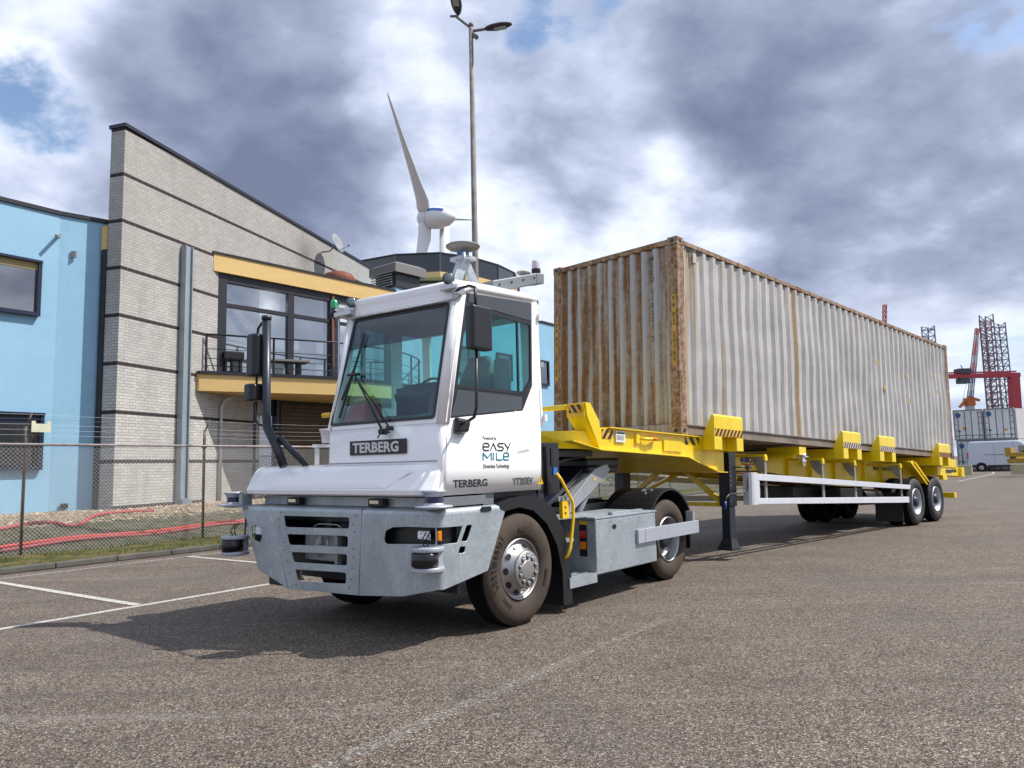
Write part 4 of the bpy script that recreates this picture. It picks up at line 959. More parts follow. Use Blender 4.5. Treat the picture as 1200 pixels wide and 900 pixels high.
# ---- bumper
SR=Vector((-1.12,.96,0)); SL=Vector((-1.185,2.32,0)); CR=Vector((-1.085,.0,0)); LE=Vector((-1.203,2.80,0))
th=.012
def panel(A,Bp,outer,holes,name,m,par,th_=.012,bev=.003,inset=0.0):
    """vertical plate: x runs from A towards Bp, y is height; faces the front"""
    d=(Bp-A).normalized(); n=d.cross(Vector((0,0,1))); o=A-n*(th_/2+inset)
    q=MB(); q.addmesh(plate_mesh(outer,holes,th_,bev),M3(o,d,(0,0,1))); return q.build(name,m,par)
gl=(SR-SL).length; kx=lambda v:(2.32-( .96+(v-.96)*.895))*gl/1.36
gh=[]
for (a,b,c,d) in (((2.233,1.059),(1.143,1.063),(1.152,.955),(2.20,.942)),((2.172,.879),(1.165,.891),(1.169,.786),(2.129,.770)),((2.097,.706),(1.178,.723),(1.180,.616),(2.049,.604)),((2.023,.540),(1.191,.556),(1.195,.449),(1.976,.424))):
    gh.append(rpoly([(kx(x),z) for x,z in (a,b,c,d)],.03))
BZ=1.105
bump=panel(SL,SR,[(.0,BZ),(gl-.006,BZ),(gl-.045,.362),(.31,.348)],gh,'bumper_grille_panel',GALV,TR)
rl_=(CR-SR).length
slf=rpoly([(.30,.975),(.46,1.0),(rl_+.001,1.0),(rl_+.001,.857),(.30,.835)],.05)
sl1=[(.29,.88),(.31,.955),(.40,.99),(.60,1.0),(rl_-.045,1.001),(rl_-.045,.857),(.60,.848),(.33,.835),(.30,.85)]
rp_=panel(SR,CR,[(.006,BZ),(rl_-.04,BZ),(rl_-.04,.485),(.52,.400),(-.035,.362)],[sl1],'bumper_wing',GALV,TR)
ll=(SL-LE).length
hl=[(.17,.80),(.325,.775),(.355,.84),(.32,.93),(.25,.95),(.17,.945)]
lw_=panel(LE,SL,[(.0,BZ),(ll-.006,BZ),(ll+.30,.352),(.30,.50)],[hl],'bumper_wing',GALV,TR)
# rounded corner at the driver side
q=MB(); nfr=(CR-SR).normalized(); Cc=Vector((-1.04,.045,0))
def arcpts(z,r=.045,n=6): 
    out=[]
    for k in range(n+1):
        a=R(180+6+ (84)*k/n); out.append(Vector((Cc.x+r*math.cos(a),Cc.y+r*math.sin(a),z)))
    return out
for zt,zb in ((BZ,1.001),(.857,.485)):
    for k in range(6):
        A=arcpts(zt);Bq=arcpts(zb); f=q.face([A[k],A[k+1],Bq[k+1],Bq[k]]); f.smooth=True
q.build('bumper_corner',GALV,TR,weld=True)
# side panel
so=[(-1.04,BZ),(-.285,BZ),(-.21,1.085),(-.235,1.0),(-.47,.575),(-1.04,.485)]
sh=[[(-1.039,1.001),(-.795,.997),(-.86,.853),(-1.039,.857)],rpoly([(-.745,1.0),(-.665,.997),(-.74,.855),(-.82,.862)],.02),rpoly([(-.835,.823),(-.755,.817),(-.775,.758),(-.862,.763)],.02)]
so=[(-1.04,BZ),(-.285,BZ),(-.215,1.08),(-.47,.575),(-1.04,.485),(-1.04,.857),(-.86,.853),(-.795,.997),(-1.04,1.001)]
sideplate(so,sh[1:],0.0,.012,'bumper_side',GALV,TR,bev=.003)
# rounded top edge and deck of the bumper
q=MB()
def topstrip(A,Bp,inn):
    n=(Bp-A).normalized().cross(Vector((0,0,1)));
    for k in range(5):
        a0,a1=R(90*k/5),R(90*(k+1)/5); P=lambda X,a:X-n*(.05*(1-math.cos(a)))+Vector((0,0,BZ+.05*math.sin(a)))
        f=q.face([P(A,a0),P(Bp,a0),P(Bp,a1),P(A,a1)]); f.smooth=True
    f=q.face([A-n*.05+Vector((0,0,BZ+.05)),Bp-n*.05+Vector((0,0,BZ+.05)),Bp-n*inn+Vector((0,0,BZ+.052)),A-n*inn+Vector((0,0,BZ+.052))])
topstrip(LE,SL-Vector((0,-.006,0)),.4); topstrip(SL+Vector((0,-.006,0)),SR+Vector((0,.006,0)),.4); topstrip(SR-Vector((0,.006,0)),CR+Vector((.0,.04,0)),.4)
for k in range(5):
    a0,a1=R(90*k/5),R(90*(k+1)/5); P=lambda u,a:(u,.05*(1-math.cos(a)),BZ+.05*math.sin(a))
    f=q.face([P(-1.04,a0),P(-.285,a0),P(-.285,a1),P(-1.04,a1)]); f.smooth=True
q.face([(-1.04,.05,BZ+.05),(-.285,.05,BZ+.05),(-.33,.5,BZ+.05),(-1.04,.5,BZ+.05)])
q.lathe([(.05,0),(.0475,.015),(.040,.03),(.025,.043),(.001,.05)],(-1.035,.05,BZ),(0,0,1),16)
q.build('bumper_top',GALV,TR,weld=True)
# dark seams, backing box behind the grille
q=MB(); q.face([SR+Vector((.03,.04,.36)),SR+Vector((.03,-.04,.36)),SR+Vector((.03,-.04,1.12)),SR+Vector((.03,.04,1.12))]); q.face([SL+Vector((.03,-.4,.36)),SL+Vector((.03,.04,.36)),SL+Vector((.03,.1,1.12)),SL+Vector((.03,-.05,1.12))]); 
q.box(-.85,-.83,.02,2.7,.42,1.12); q.box(-1.06,-.80,.05,.80,.80,.82); q.box(-1.02,-1.0,.05,.75,.82,1.03); q.box(-1.08,-.75,2.35,2.75,.72,1.0); q.box(-1.0,-.4,.06,.10,.6,1.09)
q.build('dark_backing',BLK,TR)
# items visible in the grille
q=MB(); q.box(-1.02,-.9,1.45,1.95,.62,.92); q.cyl((-1.08,1.62,.78),(-1.08,1.62,.93),.03,seg=10); q.box(-1.07,-1.0,1.38,1.42,.60,.92); q.build('tow_hitch',STEEL,TR,bevel=.01)
q=MB(); q.lathe([(.14,-.03),(.12,.02),(.05,.04),(.001,.04)],(-1.0,1.7,.77),(-1,0,0),20); q.build('horn_disc',mat('light zinc',(.5,.52,.54),.4,.5),TR)
q=MB(); q.box(-1.09,-1.06,1.94,2.02,.43,.55); q.box(-1.10,-1.06,1.90,2.04,.425,.445); q.build('beige_latch',mat('beige latch plastic',(.45,.38,.30),.6),TR)
q=MB(); q.tube([(-1.1,1.28,.958),(-1.1,1.34,.985),(-1.1,1.62,.985),(-1.1,1.7,.958)],.006,6); q.build('grille_wire',STEEL,TR)
q=MB()
for (v_,z_) in ((2.28,1.09),(2.31,1.02),(2.30,.95),(2.22,.80),(2.21,.72),(2.15,.62),(2.11,.5),(1.05,1.08),(1.09,1.0),(1.07,.93),(1.08,.78),(1.08,.7),(1.10,.6),(1.11,.5),(1.15,.42),(2.0,.39)):
    t_=kx(v_)/gl; P=SL.lerp(SR,t_); q.cyl((P.x-.004,P.y,z_),(P.x+.004,P.y,z_),.009,seg=8)
q.build('rivet',DGALV,TR)
# lamps
def lamp(v0,v1,z0,z1,u_,m,name='headlight'):
    q=MB(); q.loft([[(u_,v0,z0),(u_,v1,z0),(u_,v1,z1),(u_,v0,z1)],[(u_-.03,v0+.01,z0+.01),(u_-.03,v1-.01,z0+.01),(u_-.03,v1-.01,z1-.01),(u_-.03,v0+.01,z1-.01)]],smooth=False)
    return q.build(name,m,TR,bevel=.006)
LAMPW=mat('bright lamp reflector',(.85,.88,.92),.12,.6,fn=lambda t,b:t.link(t.bump(t.noise(t.O,55,2,.5),.8,.02),b.inputs['Normal']))
h=lamp(.13,.275,.885,.972,-1.055,LAMPW); lamp(2.45,2.60,.845,.945,-1.15,LAMPW)
lamp(-.0,.05,.885,.975,-1.055,AMB,'turn_lamp')
# bumper belt between bumper and hood
q=MB(); q.box(-1.02,-.45,.10,2.66,BZ+.055,1.245); q.build('belt_panel',GALV,TR)
q=MB(); q.box(-.45,-.30,.06,.12,1.16,1.262); q.box(-1.0,-.45,.03,.09,1.17,1.25); q.build('sill_panel',DGALV,TR)
for v_ in (.80,2.05):
    q=MB(); q.box(-1.10,-1.02,v_-.10,v_+.10,1.165,1.235); q.build('hood_latch',BLK,TR,bevel=.008)
    q=MB(); q.box(-1.112,-1.10,v_-.06,v_+.06,1.19,1.22); q.build('latch_plate',CHR,TR)
q=MB(); q.addmesh(plate_mesh(rrect(-.555,1.10,-.41,1.145,.02),(),.008),M3((0,-.004,0),(1,0,0),(0,0,1))); q.build('side_recess',BLK,TR)
# ---- sensors at the corners
def lidar(u,v,z,lab=None):
    q=MB(); q.lathe([(.001,0),(.155,0),(.165,.008),(.155,.018),(.10,.022),(.085,.03),(.08,.04)],(u,v,z),(0,0,1),32); base=q.build('sensor_base',PALEBAR,TR)
    q=MB(); q.lathe([(.074,.036),(.074,.095)],(u,v,z),(0,0,1),28); q.build('sensor_window',LIDW,base)
    q=MB(); q.lathe([(.078,.094),(.082,.10),(.085,.12),(.10,.125),(.105,.14),(.098,.148),(.001,.15)],(u,v,z),(0,0,1),28); q.build('sensor_cap',PALEBAR,base)
lidar(-1.13,.02,1.17); 
q=MB(); q.box(-1.15,-1.0,-.02,.12,1.155,1.172); q.build('sensor_shelf',PALEBAR,TR)
lidar(-1.20,2.97,1.145)
q=MB(); q.box(-1.25,-1.05,2.72,3.10,1.125,1.145); q.box(-1.22,-1.10,2.78,2.84,1.15,1.27); q.build('sensor_shelf',GALV,TR)
def lowlidar(u,v,z,a0,s=.72):
    q=MB()
    for zz in (0,.165):
        q.lathe([(.06,zz),(.19*s,zz),(.20*s,zz+.006),(.20*s,zz+.034),(.19*s,zz+.04),(.06,zz+.04)],(u,v,z),(0,0,1),32)
    q.box(u+.0,u+.10,v-.09,v+.13,z+.001,z+.203); br=q.build('sensor_bracket',PALEBAR,TR,bevel=.004)
    q=MB(); q.lathe([(.10,.045),(.115,.05),(.115,.155),(.10,.16)],(u-.04,v-.01,z),(0,0,1),28); q.build('scanner_window',mat('glossy black scanner window',(.008,.008,.012),.15),br)
    q=MB(); q.tube([(u-.03,v,z+.2),(u-.05,v+.02,z+.26),(u+.02,v+.03,z+.32)],.006,6); q.tube([(u-.01,v-.02,z+.2),(u-.03,v-.02,z+.27),(u+.04,v+.0,z+.33)],.006,6); q.build('cable',BLK,br)
lowlidar(-1.14,.09,.64,0); lowlidar(-1.24,2.86,.635,0)
q=MB(); q.tube([(-1.2,2.75,.84),(-1.21,2.72,.95),(-1.2,2.74,1.02)],.008,6); q.build('sensor_cable',BLK,TR)
# ---- hood (white shell)
def hsec(v,du,dz=0,kz=1.0):
    H=[(-.80,1.262),(-1.165,1.262),(-1.190,1.275),(-1.195,1.315),(-1.135,1.44),(-1.10,1.495),(-1.055,1.535),(-1.0,1.552),(-.5,1.566),(.30,1.572),(.32,1.55),(.32,1.262)]
    return [(u+(du if u<-.9 else 0)-.03*(v/2.7 if u<-.9 else 0),v,z-(z-1.262)*(1-kz)) for u,z in H]
q=MB(); q.loft([hsec(2.84,.20,kz=.90),hsec(2.82,.10,kz=.97),hsec(2.74,.035),hsec(2.56,.0),hsec(1.66,.0),hsec(1.655,0)],smooth=False); 
hood_l=q
# front section in front of the cab (no body behind u=-.9)
def hsecf(v,du,kz=1.0):
    H=[(-.955,1.262),(-1.165,1.262),(-1.190,1.275),(-1.195,1.315),(-1.135,1.44),(-1.10,1.495),(-1.055,1.535),(-1.0,1.550),(-.955,1.560)]
    return [(u+(du if u<-.96 else 0)-.03*(v/2.7 if u<-.96 else 0),v,z-(z-1.262)*(1-kz)) for u,z in H]
q.loft([hsecf(1.654,0),hsecf(.45,0),hsecf(.18,.035),hsecf(.075,.10,.99),hsecf(.045,.15,.985)],smooth=False)
hood=q.build('hood',WHITE,TR,bevel=.012,seg=3)
# raised facet lines on the hood front (pressed frame)
q=MB()
def HF(v,t,off=0.004):   # point on the sloping hood face: t=0 bottom, 1 top
    a=Vector((-1.195-.03*v/2.7,v,1.315)); b_=Vector((-1.10-.03*v/2.7,v,1.495)); n=Vector((-.885,0,.465)); return a.lerp(b_,t)+n*off
A=[HF(2.35,.10),HF(.55,.10),HF(.28,.95),HF(2.58,.95)]; Bq=[HF(2.22,.28,.014),HF(.72,.28,.014),HF(.52,.93,.006),HF(2.35,.93,.006)]
for k in range(4): q.face([A[k],A[(k+1)%4],Bq[(k+1)%4],Bq[k]])
q.face(Bq); q.build('hood_pressing',WHITE,TR,flip=False)
# ---- cab shell
v0,v1=.03,1.64
def rsec(z,uf,ur,va,vb,r=.06,n=5):
    out=[]
    for cx,cy,a in ((ur-r,vb-r,0),(uf+r,vb-r,90),(uf+r,va+r,180),(ur-r,va+r,270)):
        for k in range(n+1): t=R(a+90*k/n); out.append((cx+r*math.cos(t),cy+r*math.sin(t),z))
    return out
q=MB(); q.loft([rsec(1.265,-1.005,.445,v0,v1),rsec(1.5,-1.0,.455,v0,v1),rsec(1.905,-.985,.462,v0,v1)]); 
cab=q.build('cab_body',WHITE,TR)
sside=[(-.935,1.90),(.462,1.90),(.462,2.1),(.415,3.13),(-.655,3.13),(-.70,3.10),(-.93,1.93)]
hole=[(-.655,3.085),(-.60,3.128),(.324,3.145),(.302,2.303),(.139,2.038),(-.905,1.930)]
def walls(v,mir):
    o=sideplate([(-.96,1.90),(.465,1.90),(.418,3.17),(-.72,3.15)],[[(-.668,3.10),(.322,3.155),(.302,2.303),(.139,2.038),(-.905,1.930)]] if not mir else [rpoly([(-.86,2.15),(-.13,2.15),(-.13,2.98),(-.66,2.98)],.03),rpoly([(.0,2.15),(.36,2.15),(.34,2.98),(.0,2.98)],.03)],v,.03,'cab_side_wall',WHITE if not mir else WHITE,TR,bev=.004); return o
walls(v0,False); walls(v1-.03,True)
# door window group: black frame, tinted panes
fr=sideplate([(-.668,3.10),(.322,3.155),(.302,2.303),(.139,2.038),(-.905,1.930)],[rpoly([(-.655,2.955),(.292,2.925),(.278,2.36),(.140,2.215),(-.80,2.235)],.03)],v0+.004,.022,'door_window_frame',BLK2,TR)
UPP=mat('grey black upper panel',(.055,.062,.068),.15,coat=.4)
q=MB(); q.addmesh(plate_mesh([(-.62,3.10),(.315,3.148),(.313,2.965),(-.25,2.99),(-.40,2.995),(-.648,3.02)],(),.004),M3((0,v0+.001,0),(1,0,0),(0,0,1))); q.build('upper_dark_panel',UPP,fr)
q=MB(); q.addmesh(plate_mesh([(-.655,2.955),(.292,2.925),(.278,2.36),(.140,2.215),(-.80,2.235)],(),.006),M3((0,v0+.014,0),(1,0,0),(0,0,1))); q.build('door_pane',GTEAL,fr)
q=MB(); q.box(.075,.095,v0+.002,v0+.02,2.19,2.93); q.box(-.83,.15,v0+.0,v0+.02,2.205,2.235); q.build('sliding_pane_edge',BLK2,fr)
q=MB(); q.addmesh(plate_mesh([(-.80,2.195),(.125,2.18),(.115,2.055),(-.895,1.95)],(),.004),M3((0,v0+.001,0),(1,0,0),(0,0,1))); q.build('lower_dark_pane',UPP,fr)
# left side panes
for a in ([(-.86,2.15),(-.13,2.15),(-.13,2.98),(-.66,2.98)],[(.0,2.15),(.36,2.15),(.34,2.98),(.0,2.98)]):
    q=MB(); q.addmesh(plate_mesh(a,(),.005),M3((0,v1-.012,0),(1,0,0),(0,0,1))); q.build('side_pane',GTEAL if a[0][0]<-.5 else GWIND,TR)
# rear wall
q=MB(); q.addmesh(plate_mesh([(.06,1.90),(1.61,1.90),(1.61,3.14),(.06,3.14)],[rrect(.18,2.15,.80,2.98,.03),rrect(.88,2.15,1.50,2.98,.03)],.03),M3((.432,0,0),(0,1,0),(-.035,0,1))); q.build('cab_rear_wall',WHITE,TR)
q=MB(); q.addmesh(plate_mesh([(.18,2.15),(1.5,2.15),(1.5,2.98),(.18,2.98)],(),.005),M3((.440,0,0),(0,1,0),(-.035,0,1))); q.build('rear_pane',GTEAL,TR)
# rounded corner posts of the cab
for (a_,b_,r_) in (((-.935,.092,1.88),(-.700,.092,3.12),.0655),((-.945,1.585,1.88),(-.715,1.55,3.12),.052),((.428,.065,1.9),(.385,.065,3.15),.036),((.428,1.61,1.9),(.385,1.61,3.15),.036)):
    q=MB(); q.tube([a_,b_],r_,18); q.build('corner_post',WHITE,TR)
# windscreen frame plane
wo=Vector((-.992,1.64,1.895)); wx=Vector((0,-1,0)); wy=(Vector((-.742,1.64,3.10))-wo).normalized(); WL=(Vector((-.742,0,3.10))-Vector((-.992,0,1.895))).length
fo_=[(.0,0),(1.57,0),(1.57,WL),(.09,WL)]; fh=rpoly([(.045,.045),(1.495,.045),(1.487,WL-.10),(.145,WL-.07)],.04)
q=MB(); q.addmesh(plate_mesh(fo_,[fh],.02),M3(wo+Vector((.012,0,0)),wx,wy)); q.build('windscreen_surround',WHITE,TR)
q=MB(); q.addmesh(plate_mesh(rpoly([(.040,.040),(1.50,.040),(1.492,WL-.095),(.14,WL-.065)],.04),[rpoly([(.068,.068),(1.472,.068),(1.465,WL-.122),(.168,WL-.092)],.03)],.012),M3(wo+Vector((.0,0,0)),wx,wy)); rub=q.build('windscreen_seal',BLK,TR)
ys=WL-.40
q=MB(); q.addmesh(plate_mesh([(.060,.060),(1.48,.060),(1.476,ys),(.129,ys)],(),.006),M3(wo+Vector((.005,0,0)),wx,wy)); q.build('windscreen',GWIND,TR)
q=MB(); q.addmesh(plate_mesh([(.129,ys+.001),(1.476,ys+.001),(1.472,WL-.115),(.162,WL-.085)],(),.006),M3(wo+Vector((.005,0,0)),wx,wy)); q.build('lining_reflection',GLINREFL,TR)  # upper pane: the roof lining's dark reflection put into the glass tint
# roof
def roofsec(u,z,h,va=.0,vb=1.67,dz=.03):
    r=.07; pts=[]
    return [(u,va+.02,z),(u,va,z+.03),(u,va+.01,z+h*.6),(u,va+.09,z+h),(u,.83,z+h+dz*.3),(u,vb-.09,z+h+dz),(u,vb-.01,z+h*.6+dz),(u,vb,z+.03+dz),(u,vb-.02,z+dz)]
q=MB(); q.loft([roofsec(-.775,3.005,.12,.06,1.60),roofsec(-.80,3.02,.16,.02,1.63),roofsec(-.76,3.06,.155,.0,1.66),roofsec(-.60,3.125,.105),roofsec(-.2,3.14,.11),roofsec(.30,3.165,.10),roofsec(.42,3.175,.08,.02,1.65),roofsec(.44,3.18,.03,.06,1.62)]); q.build('roof',WHITE,TR)
q=MB(); q.box(-.70,.40,.08,1.58,3.04,3.06); q.build('roof_lining',DARKIN,TR)
# interior
q=MB(); q.box(-.93,.40,.08,1.58,1.30,1.86); q.build('cab_floor_box',DARKIN,TR)
q=MB(); q.loft([[(-.92,.1,1.90),(-.6,.1,1.90),(-.6,1.55,1.90),(-.92,1.55,1.90)],[(-.93,.1,1.97),(-.68,.1,2.02),(-.68,1.55,2.02),(-.93,1.55,1.97)]],smooth=False); q.build('dashboard',DARKIN,TR)
GSEAT=mat('grey seat fabric',(.16,.17,.175),.85)
q=MB(); q.loft([[(-.25,.42,1.90),(.2,.42,1.90),(.2,.92,1.90),(-.25,.92,1.90)],[(-.27,.40,2.02),(.2,.42,2.04),(.2,.92,2.04),(-.27,.94,2.02)]]); seat=q.build('driver_seat',DARKIN,TR,bevel=.03)
q=MB(); q.loft([[(.08,.44,2.02),(.22,.44,2.02),(.22,.90,2.02),(.08,.90,2.02)],[(.14,.44,2.4),(.27,.46,2.4),(.27,.88,2.4),(.14,.90,2.4)],[(.20,.54,2.66),(.29,.54,2.66),(.29,.80,2.66),(.20,.80,2.66)]]); q.build('backrest',GSEAT,seat,bevel=.03)
q=MB(); q.box(.12,.29,.28,.40,2.0,2.60); q.build('side_console',mat('pale seat shell',(.24,.25,.255),.7),TR,bevel=.03)
q=MB(); q.loft([[(-.62,.62,1.95),(-.50,.62,1.95),(-.50,.95,1.95),(-.62,.95,1.95)],[(-.72,.45,2.22),(-.55,.45,2.34),(-.55,.98,2.34),(-.72,.98,2.22)]],smooth=False); sc_=q.build('steering_console',mat('slate plastic',(.045,.055,.065),.5),TR,bevel=.03)
q=MB(); pts=[(-.52+.20*math.cos(a)*.4,.70+.20*math.sin(a),2.30+.20*math.cos(a)*.85) for a in [2*math.pi*k/24 for k in range(25)]]; pts=[(x,y,z-.09) for x,y,z in pts]; q.tube(pts,.013,8,caps=False); q.build('steering_wheel',BLK,TR)
q=MB(); q.box(-.45,-.35,1.02,1.22,2.0,2.32); q.tube([(-.40,1.12,1.9),(-.40,1.12,2.05)],.02,8); q.build('control_screen',NAVY,TR,bevel=.01)
q=MB(); q.loft([[(-.88,1.22,1.93),(-.60,1.22,1.93),(-.60,1.52,1.93),(-.88,1.52,1.93)],[(-.82,1.27,2.15),(-.60,1.27,2.17),(-.60,1.50,2.17),(-.82,1.50,2.15)]],smooth=False); q.build('red_cover',mat('red cover',(.50,.03,.03),.5),TR,bevel=.02)
q=MB(); q.tube([(-.86,1.1,2.20),(-.7,1.56,2.20)],.018,8); q.build('yellow_grab_bar',YEL2,TR)
q=MB(); q.box(-.20,-.12,.55,.62,2.86,3.03); q.build('driver_camera',BLK,TR)
# ---- door details
q=MB(); q.addmesh(plate_mesh([(-.985,1.265),(-.983,1.264),(-.935,1.9),(-.938,1.9)],(),.002),M3((0,v0-.0,0),(1,0,0),(0,0,1))); q.build('door_gap',mat('door gap grey',(.30,.30,.31),.5),TR)
q=MB(); q.loft([[(.02,v0-.0015,1.62),(.22,v0-.0015,1.64),(.215,v0-.0015,1.95),(.19,v0-.0015,1.98)],[(.04,v0-.010,1.65),(.20,v0-.012,1.67),(.197,v0-.010,1.93),(.185,v0-.008,1.95)]],smooth=False); q.build('door_pressing',WHITE,TR)
SG=lambda u,z:M3((u,v0-.0035,z),(1,0,0),(0,0,1))
put_text('Powered by',.052,SG(-.478,1.752),'powered_by_text',GREYTXT,TR,sx=.78)
# rounded logo letters built from strokes
def strokes(chars,u0,z0,w_,h_,gap,m,name,r=.0060):
    q=MB(); x=u0
    for ch in chars:
        for st in ch:
            pts=[(x+a*w_,v0-.004,z0+b_*h_) for a,b_ in st]; 
            # flat ribbon strokes
            for i in range(len(pts)-1):
                A=Vector(pts[i]);Bq=Vector(pts[i+1]); d=(Bq-A).normalized(); n=Vector((d.z,0,-d.x))*r
                q.hexa([A-n-d*r*.8,Bq-n+d*r*.8,Bq+n+d*r*.8,A+n-d*r*.8]+[p+Vector((0,-.001,0)) for p in (A-n-d*r*.8,Bq-n+d*r*.8,Bq+n+d*r*.8,A+n-d*r*.8)])
        x+=w_+gap
    return q.build(name,m,TR,flip=True)
e_=[[(0,.5),(1,.5),(1,.8),(.8,1),(.2,1),(0,.8),(0,.2),(.2,0),(.95,0)]]
A_=[[(0,0),(.5,1),(1,0)]]
s_=[[(1,1),(.2,1),(0,.8),(.2,.55),(.8,.5),(1,.25),(.85,0),(0,0)]]
y_=[[(0,1),(.5,.35)],[(1,1.1),(.35,-.1)]]
M_=[[(0,0),(0,1),(.5,.3),(1,1),(1,0)]]; i_=[[(.3,0),(.3,1)]]; L_=[[(0,1),(0,.1),(.1,0),(1,0)]]
strokes([e_,A_,s_,y_],-.475,1.655,.085,.065,.020,BLACKTXT,'logo_text_top')
strokes([M_],-.475,1.565,.115,.065,.02,TEALTXT,'logo_text_bottom'); strokes([i_],-.345,1.565,.05,.065,.0,TEALTXT,'logo_text_bottom'); strokes([L_,e_],-.285,1.565,.080,.065,.022,TEALTXT,'logo_text_bottom')
put_text('Driverless Technology',.052,SG(-.478,1.492),'driverless_text',GREYTXT,TR,sx=.80)
put_text('TERBERG',.093,SG(-.880,1.328),'maker_lettering',BLACKTXT,TR,off=.0022,sx=1.18,space=1.03)
put_text('YT203EV',.098,SG(-.050,1.322),'type_lettering',GREYTXT,TR,off=.0026,sx=.84)
q=MB(); q.prism([(.345,1.318),(.435,1.318),(.39,1.405)],lambda x,z,t:(x,t,z),v0-.005,v0-.0015); wt_=q.build('warning_triangle',YEL2,TR)
q=MB(); q.prism([(.383,1.333),(.397,1.333),(.391,1.358),(.400,1.36),(.386,1.388),(.389,1.362),(.380,1.36)],lambda x,z,t:(x,t,z),v0-.0065,v0-.0052); q.build('bolt_symbol',BLACKTXT,wt_)
# maker plate on the front
FP=lambda v,z,off:M3((-.996-.004-off+(z-1.7)*.012,v,z),(0,-1,0),(0.0,0,1))
q=MB(); q.addmesh(plate_mesh([(0,0),(.79,0),(.79,.135),(0,.135)],(),.006),FP(1.27,1.640,.003)); mp=q.build('name_plate',BLK2,TR)
q=MB(); q.addmesh(text_mesh('TERBERG',.128,.002,.0045,sx=1.20,space=1.03),FP(1.222,1.664,.0075)); q.build('plate_lettering',SILTXT,mp,flip=False)
# lower part of front: slight panel lines
q=MB(); q.tube([(-1.003,1.60,1.565),(-1.003,.10,1.565)],.004,6); q.build('cowl_seam',mat('seam grey',(.25,.25,.26),.6),TR)
# wipers
def wpt(x,y,off=.02): return wo+wx*x+wy*y+Vector((-off,0,0))
q=MB(); q.tube([wpt(.88,-.03,.05),wpt(.30,.58,.03)],.011,6); q.tube([wpt(.96,-.0,.05),wpt(.36,.52,.035)],.008,6); q.build('wiper_arm',BLK,TR)
q=MB(); q.beam(wpt(.19,.12,.02),wpt(.37,.98,.02),.016,.022); q.beam(wpt(.19,.30,.03),wpt(.33,.70,.03),.02,.016); q.tube([wpt(.22,.56,.035),wpt(.40,.55,.035)],.014,6); q.build('wiper_blade',BLK,TR)
q=MB(); q.cyl(wpt(.88,-.05,.0),wpt(.88,-.05,.07),.028,seg=12); q.cyl(wpt(.96,-.02,.0),wpt(.96,-.02,.06),.022,seg=12); q.tube([wpt(.90,-.05,.05),wpt(1.0,-.06,.06)],.010,6); q.tube([wpt(.88,-.05,.05),wpt(.86,-.11,.07)],.007,6); q.build('wiper_pivot',BLK,TR)
# ---- mirrors
q=MB(); q.loft([[(x,y,z) for x,y in ((-.955,-.315),(-.715,-.315),(-.695,-.28),(-.71,-.20),(-.945,-.20),(-.97,-.28))] for z in (2.515,2.53)]+[[(x,y,2.88) for x,y in ((-.955,-.315),(-.715,-.315),(-.695,-.28),(-.71,-.20),(-.945,-.20),(-.97,-.28))],[(x*.98-.02,y*.9-.02,2.90) for x,y in ((-.955,-.315),(-.715,-.315),(-.695,-.28),(-.71,-.20),(-.945,-.20),(-.97,-.28))]],smooth=False)
mh=q.build('mirror_head',BLK,TR,bevel=.018,seg=3)
q=MB(); q.tube([(-.80,.06,3.08),(-.83,-.05,3.10),(-.84,-.16,3.10),(-.85,-.24,3.07),(-.86,-.25,2.98),(-.86,-.25,2.88)],.014,8); q.tube([(-.86,-.25,2.53),(-.87,-.25,2.02),(-.88,-.23,1.93),(-.86,-.14,1.90),(-.83,-.03,1.88)],.014,8); q.build('mirror_arm',BLK,TR)
q=MB(); q.loft([[(-.88,.025,1.80),(-.70,.025,1.80),(-.68,.025,1.93),(-.86,.025,1.95)],[(-.87,-.03,1.81),(-.74,-.045,1.82),(-.71,-.045,1.91),(-.85,-.03,1.93)]],smooth=True); q.build('mirror_foot',BLK,TR,bevel=.015)
# right hand mirror mast
q=MB(); q.tube([(-1.16,2.12,1.55),(-1.18,2.20,1.72),(-1.2,2.36,1.95),(-1.2,2.385,2.1),(-1.2,2.40,3.10)],.045,14); q.tube([(-1.0,1.95,1.54),(-1.15,2.22,1.85)],.03,8); q.tube([(-1.2,2.40,3.10),(-1.2,2.40,3.14)],.052,14); q.build('mirror_mast',NAVY,TR)
q=MB(); q.tube([(-1.2,2.40,3.08),(-1.2,2.48,3.08),(-1.2,2.55,3.03),(-1.2,2.57,2.95),(-1.2,2.57,2.1),(-1.2,2.53,2.0),(-1.2,2.42,1.98)],.014,8); q.build('mirror_hoop',BLK,TR)
def mhead(vc,w_,z0,z1,u_):
    c=[(u_-.05,vc-w_/2),(u_+.10,vc-w_/2),(u_+.13,vc),(u_+.10,vc+w_/2),(u_-.05,vc+w_/2),(u_-.085,vc+w_*.25),(u_-.085,vc-w_*.25)]
    q=MB(); q.loft([[(x*.985-.015,vc+(y-vc)*.85,z0) for x,y in c],[(x,y,z0+.02) for x,y in c],[(x,y,z1-.02) for x,y in c],[(x*.985-.015,vc+(y-vc)*.85,z1) for x,y in c]],smooth=False); return q.build('mirror_head',BLK,TR,bevel=.012,seg=2)
mhead(2.515,.20,2.50,2.95,-1.24); mhead(2.525,.19,2.235,2.42,-1.26)
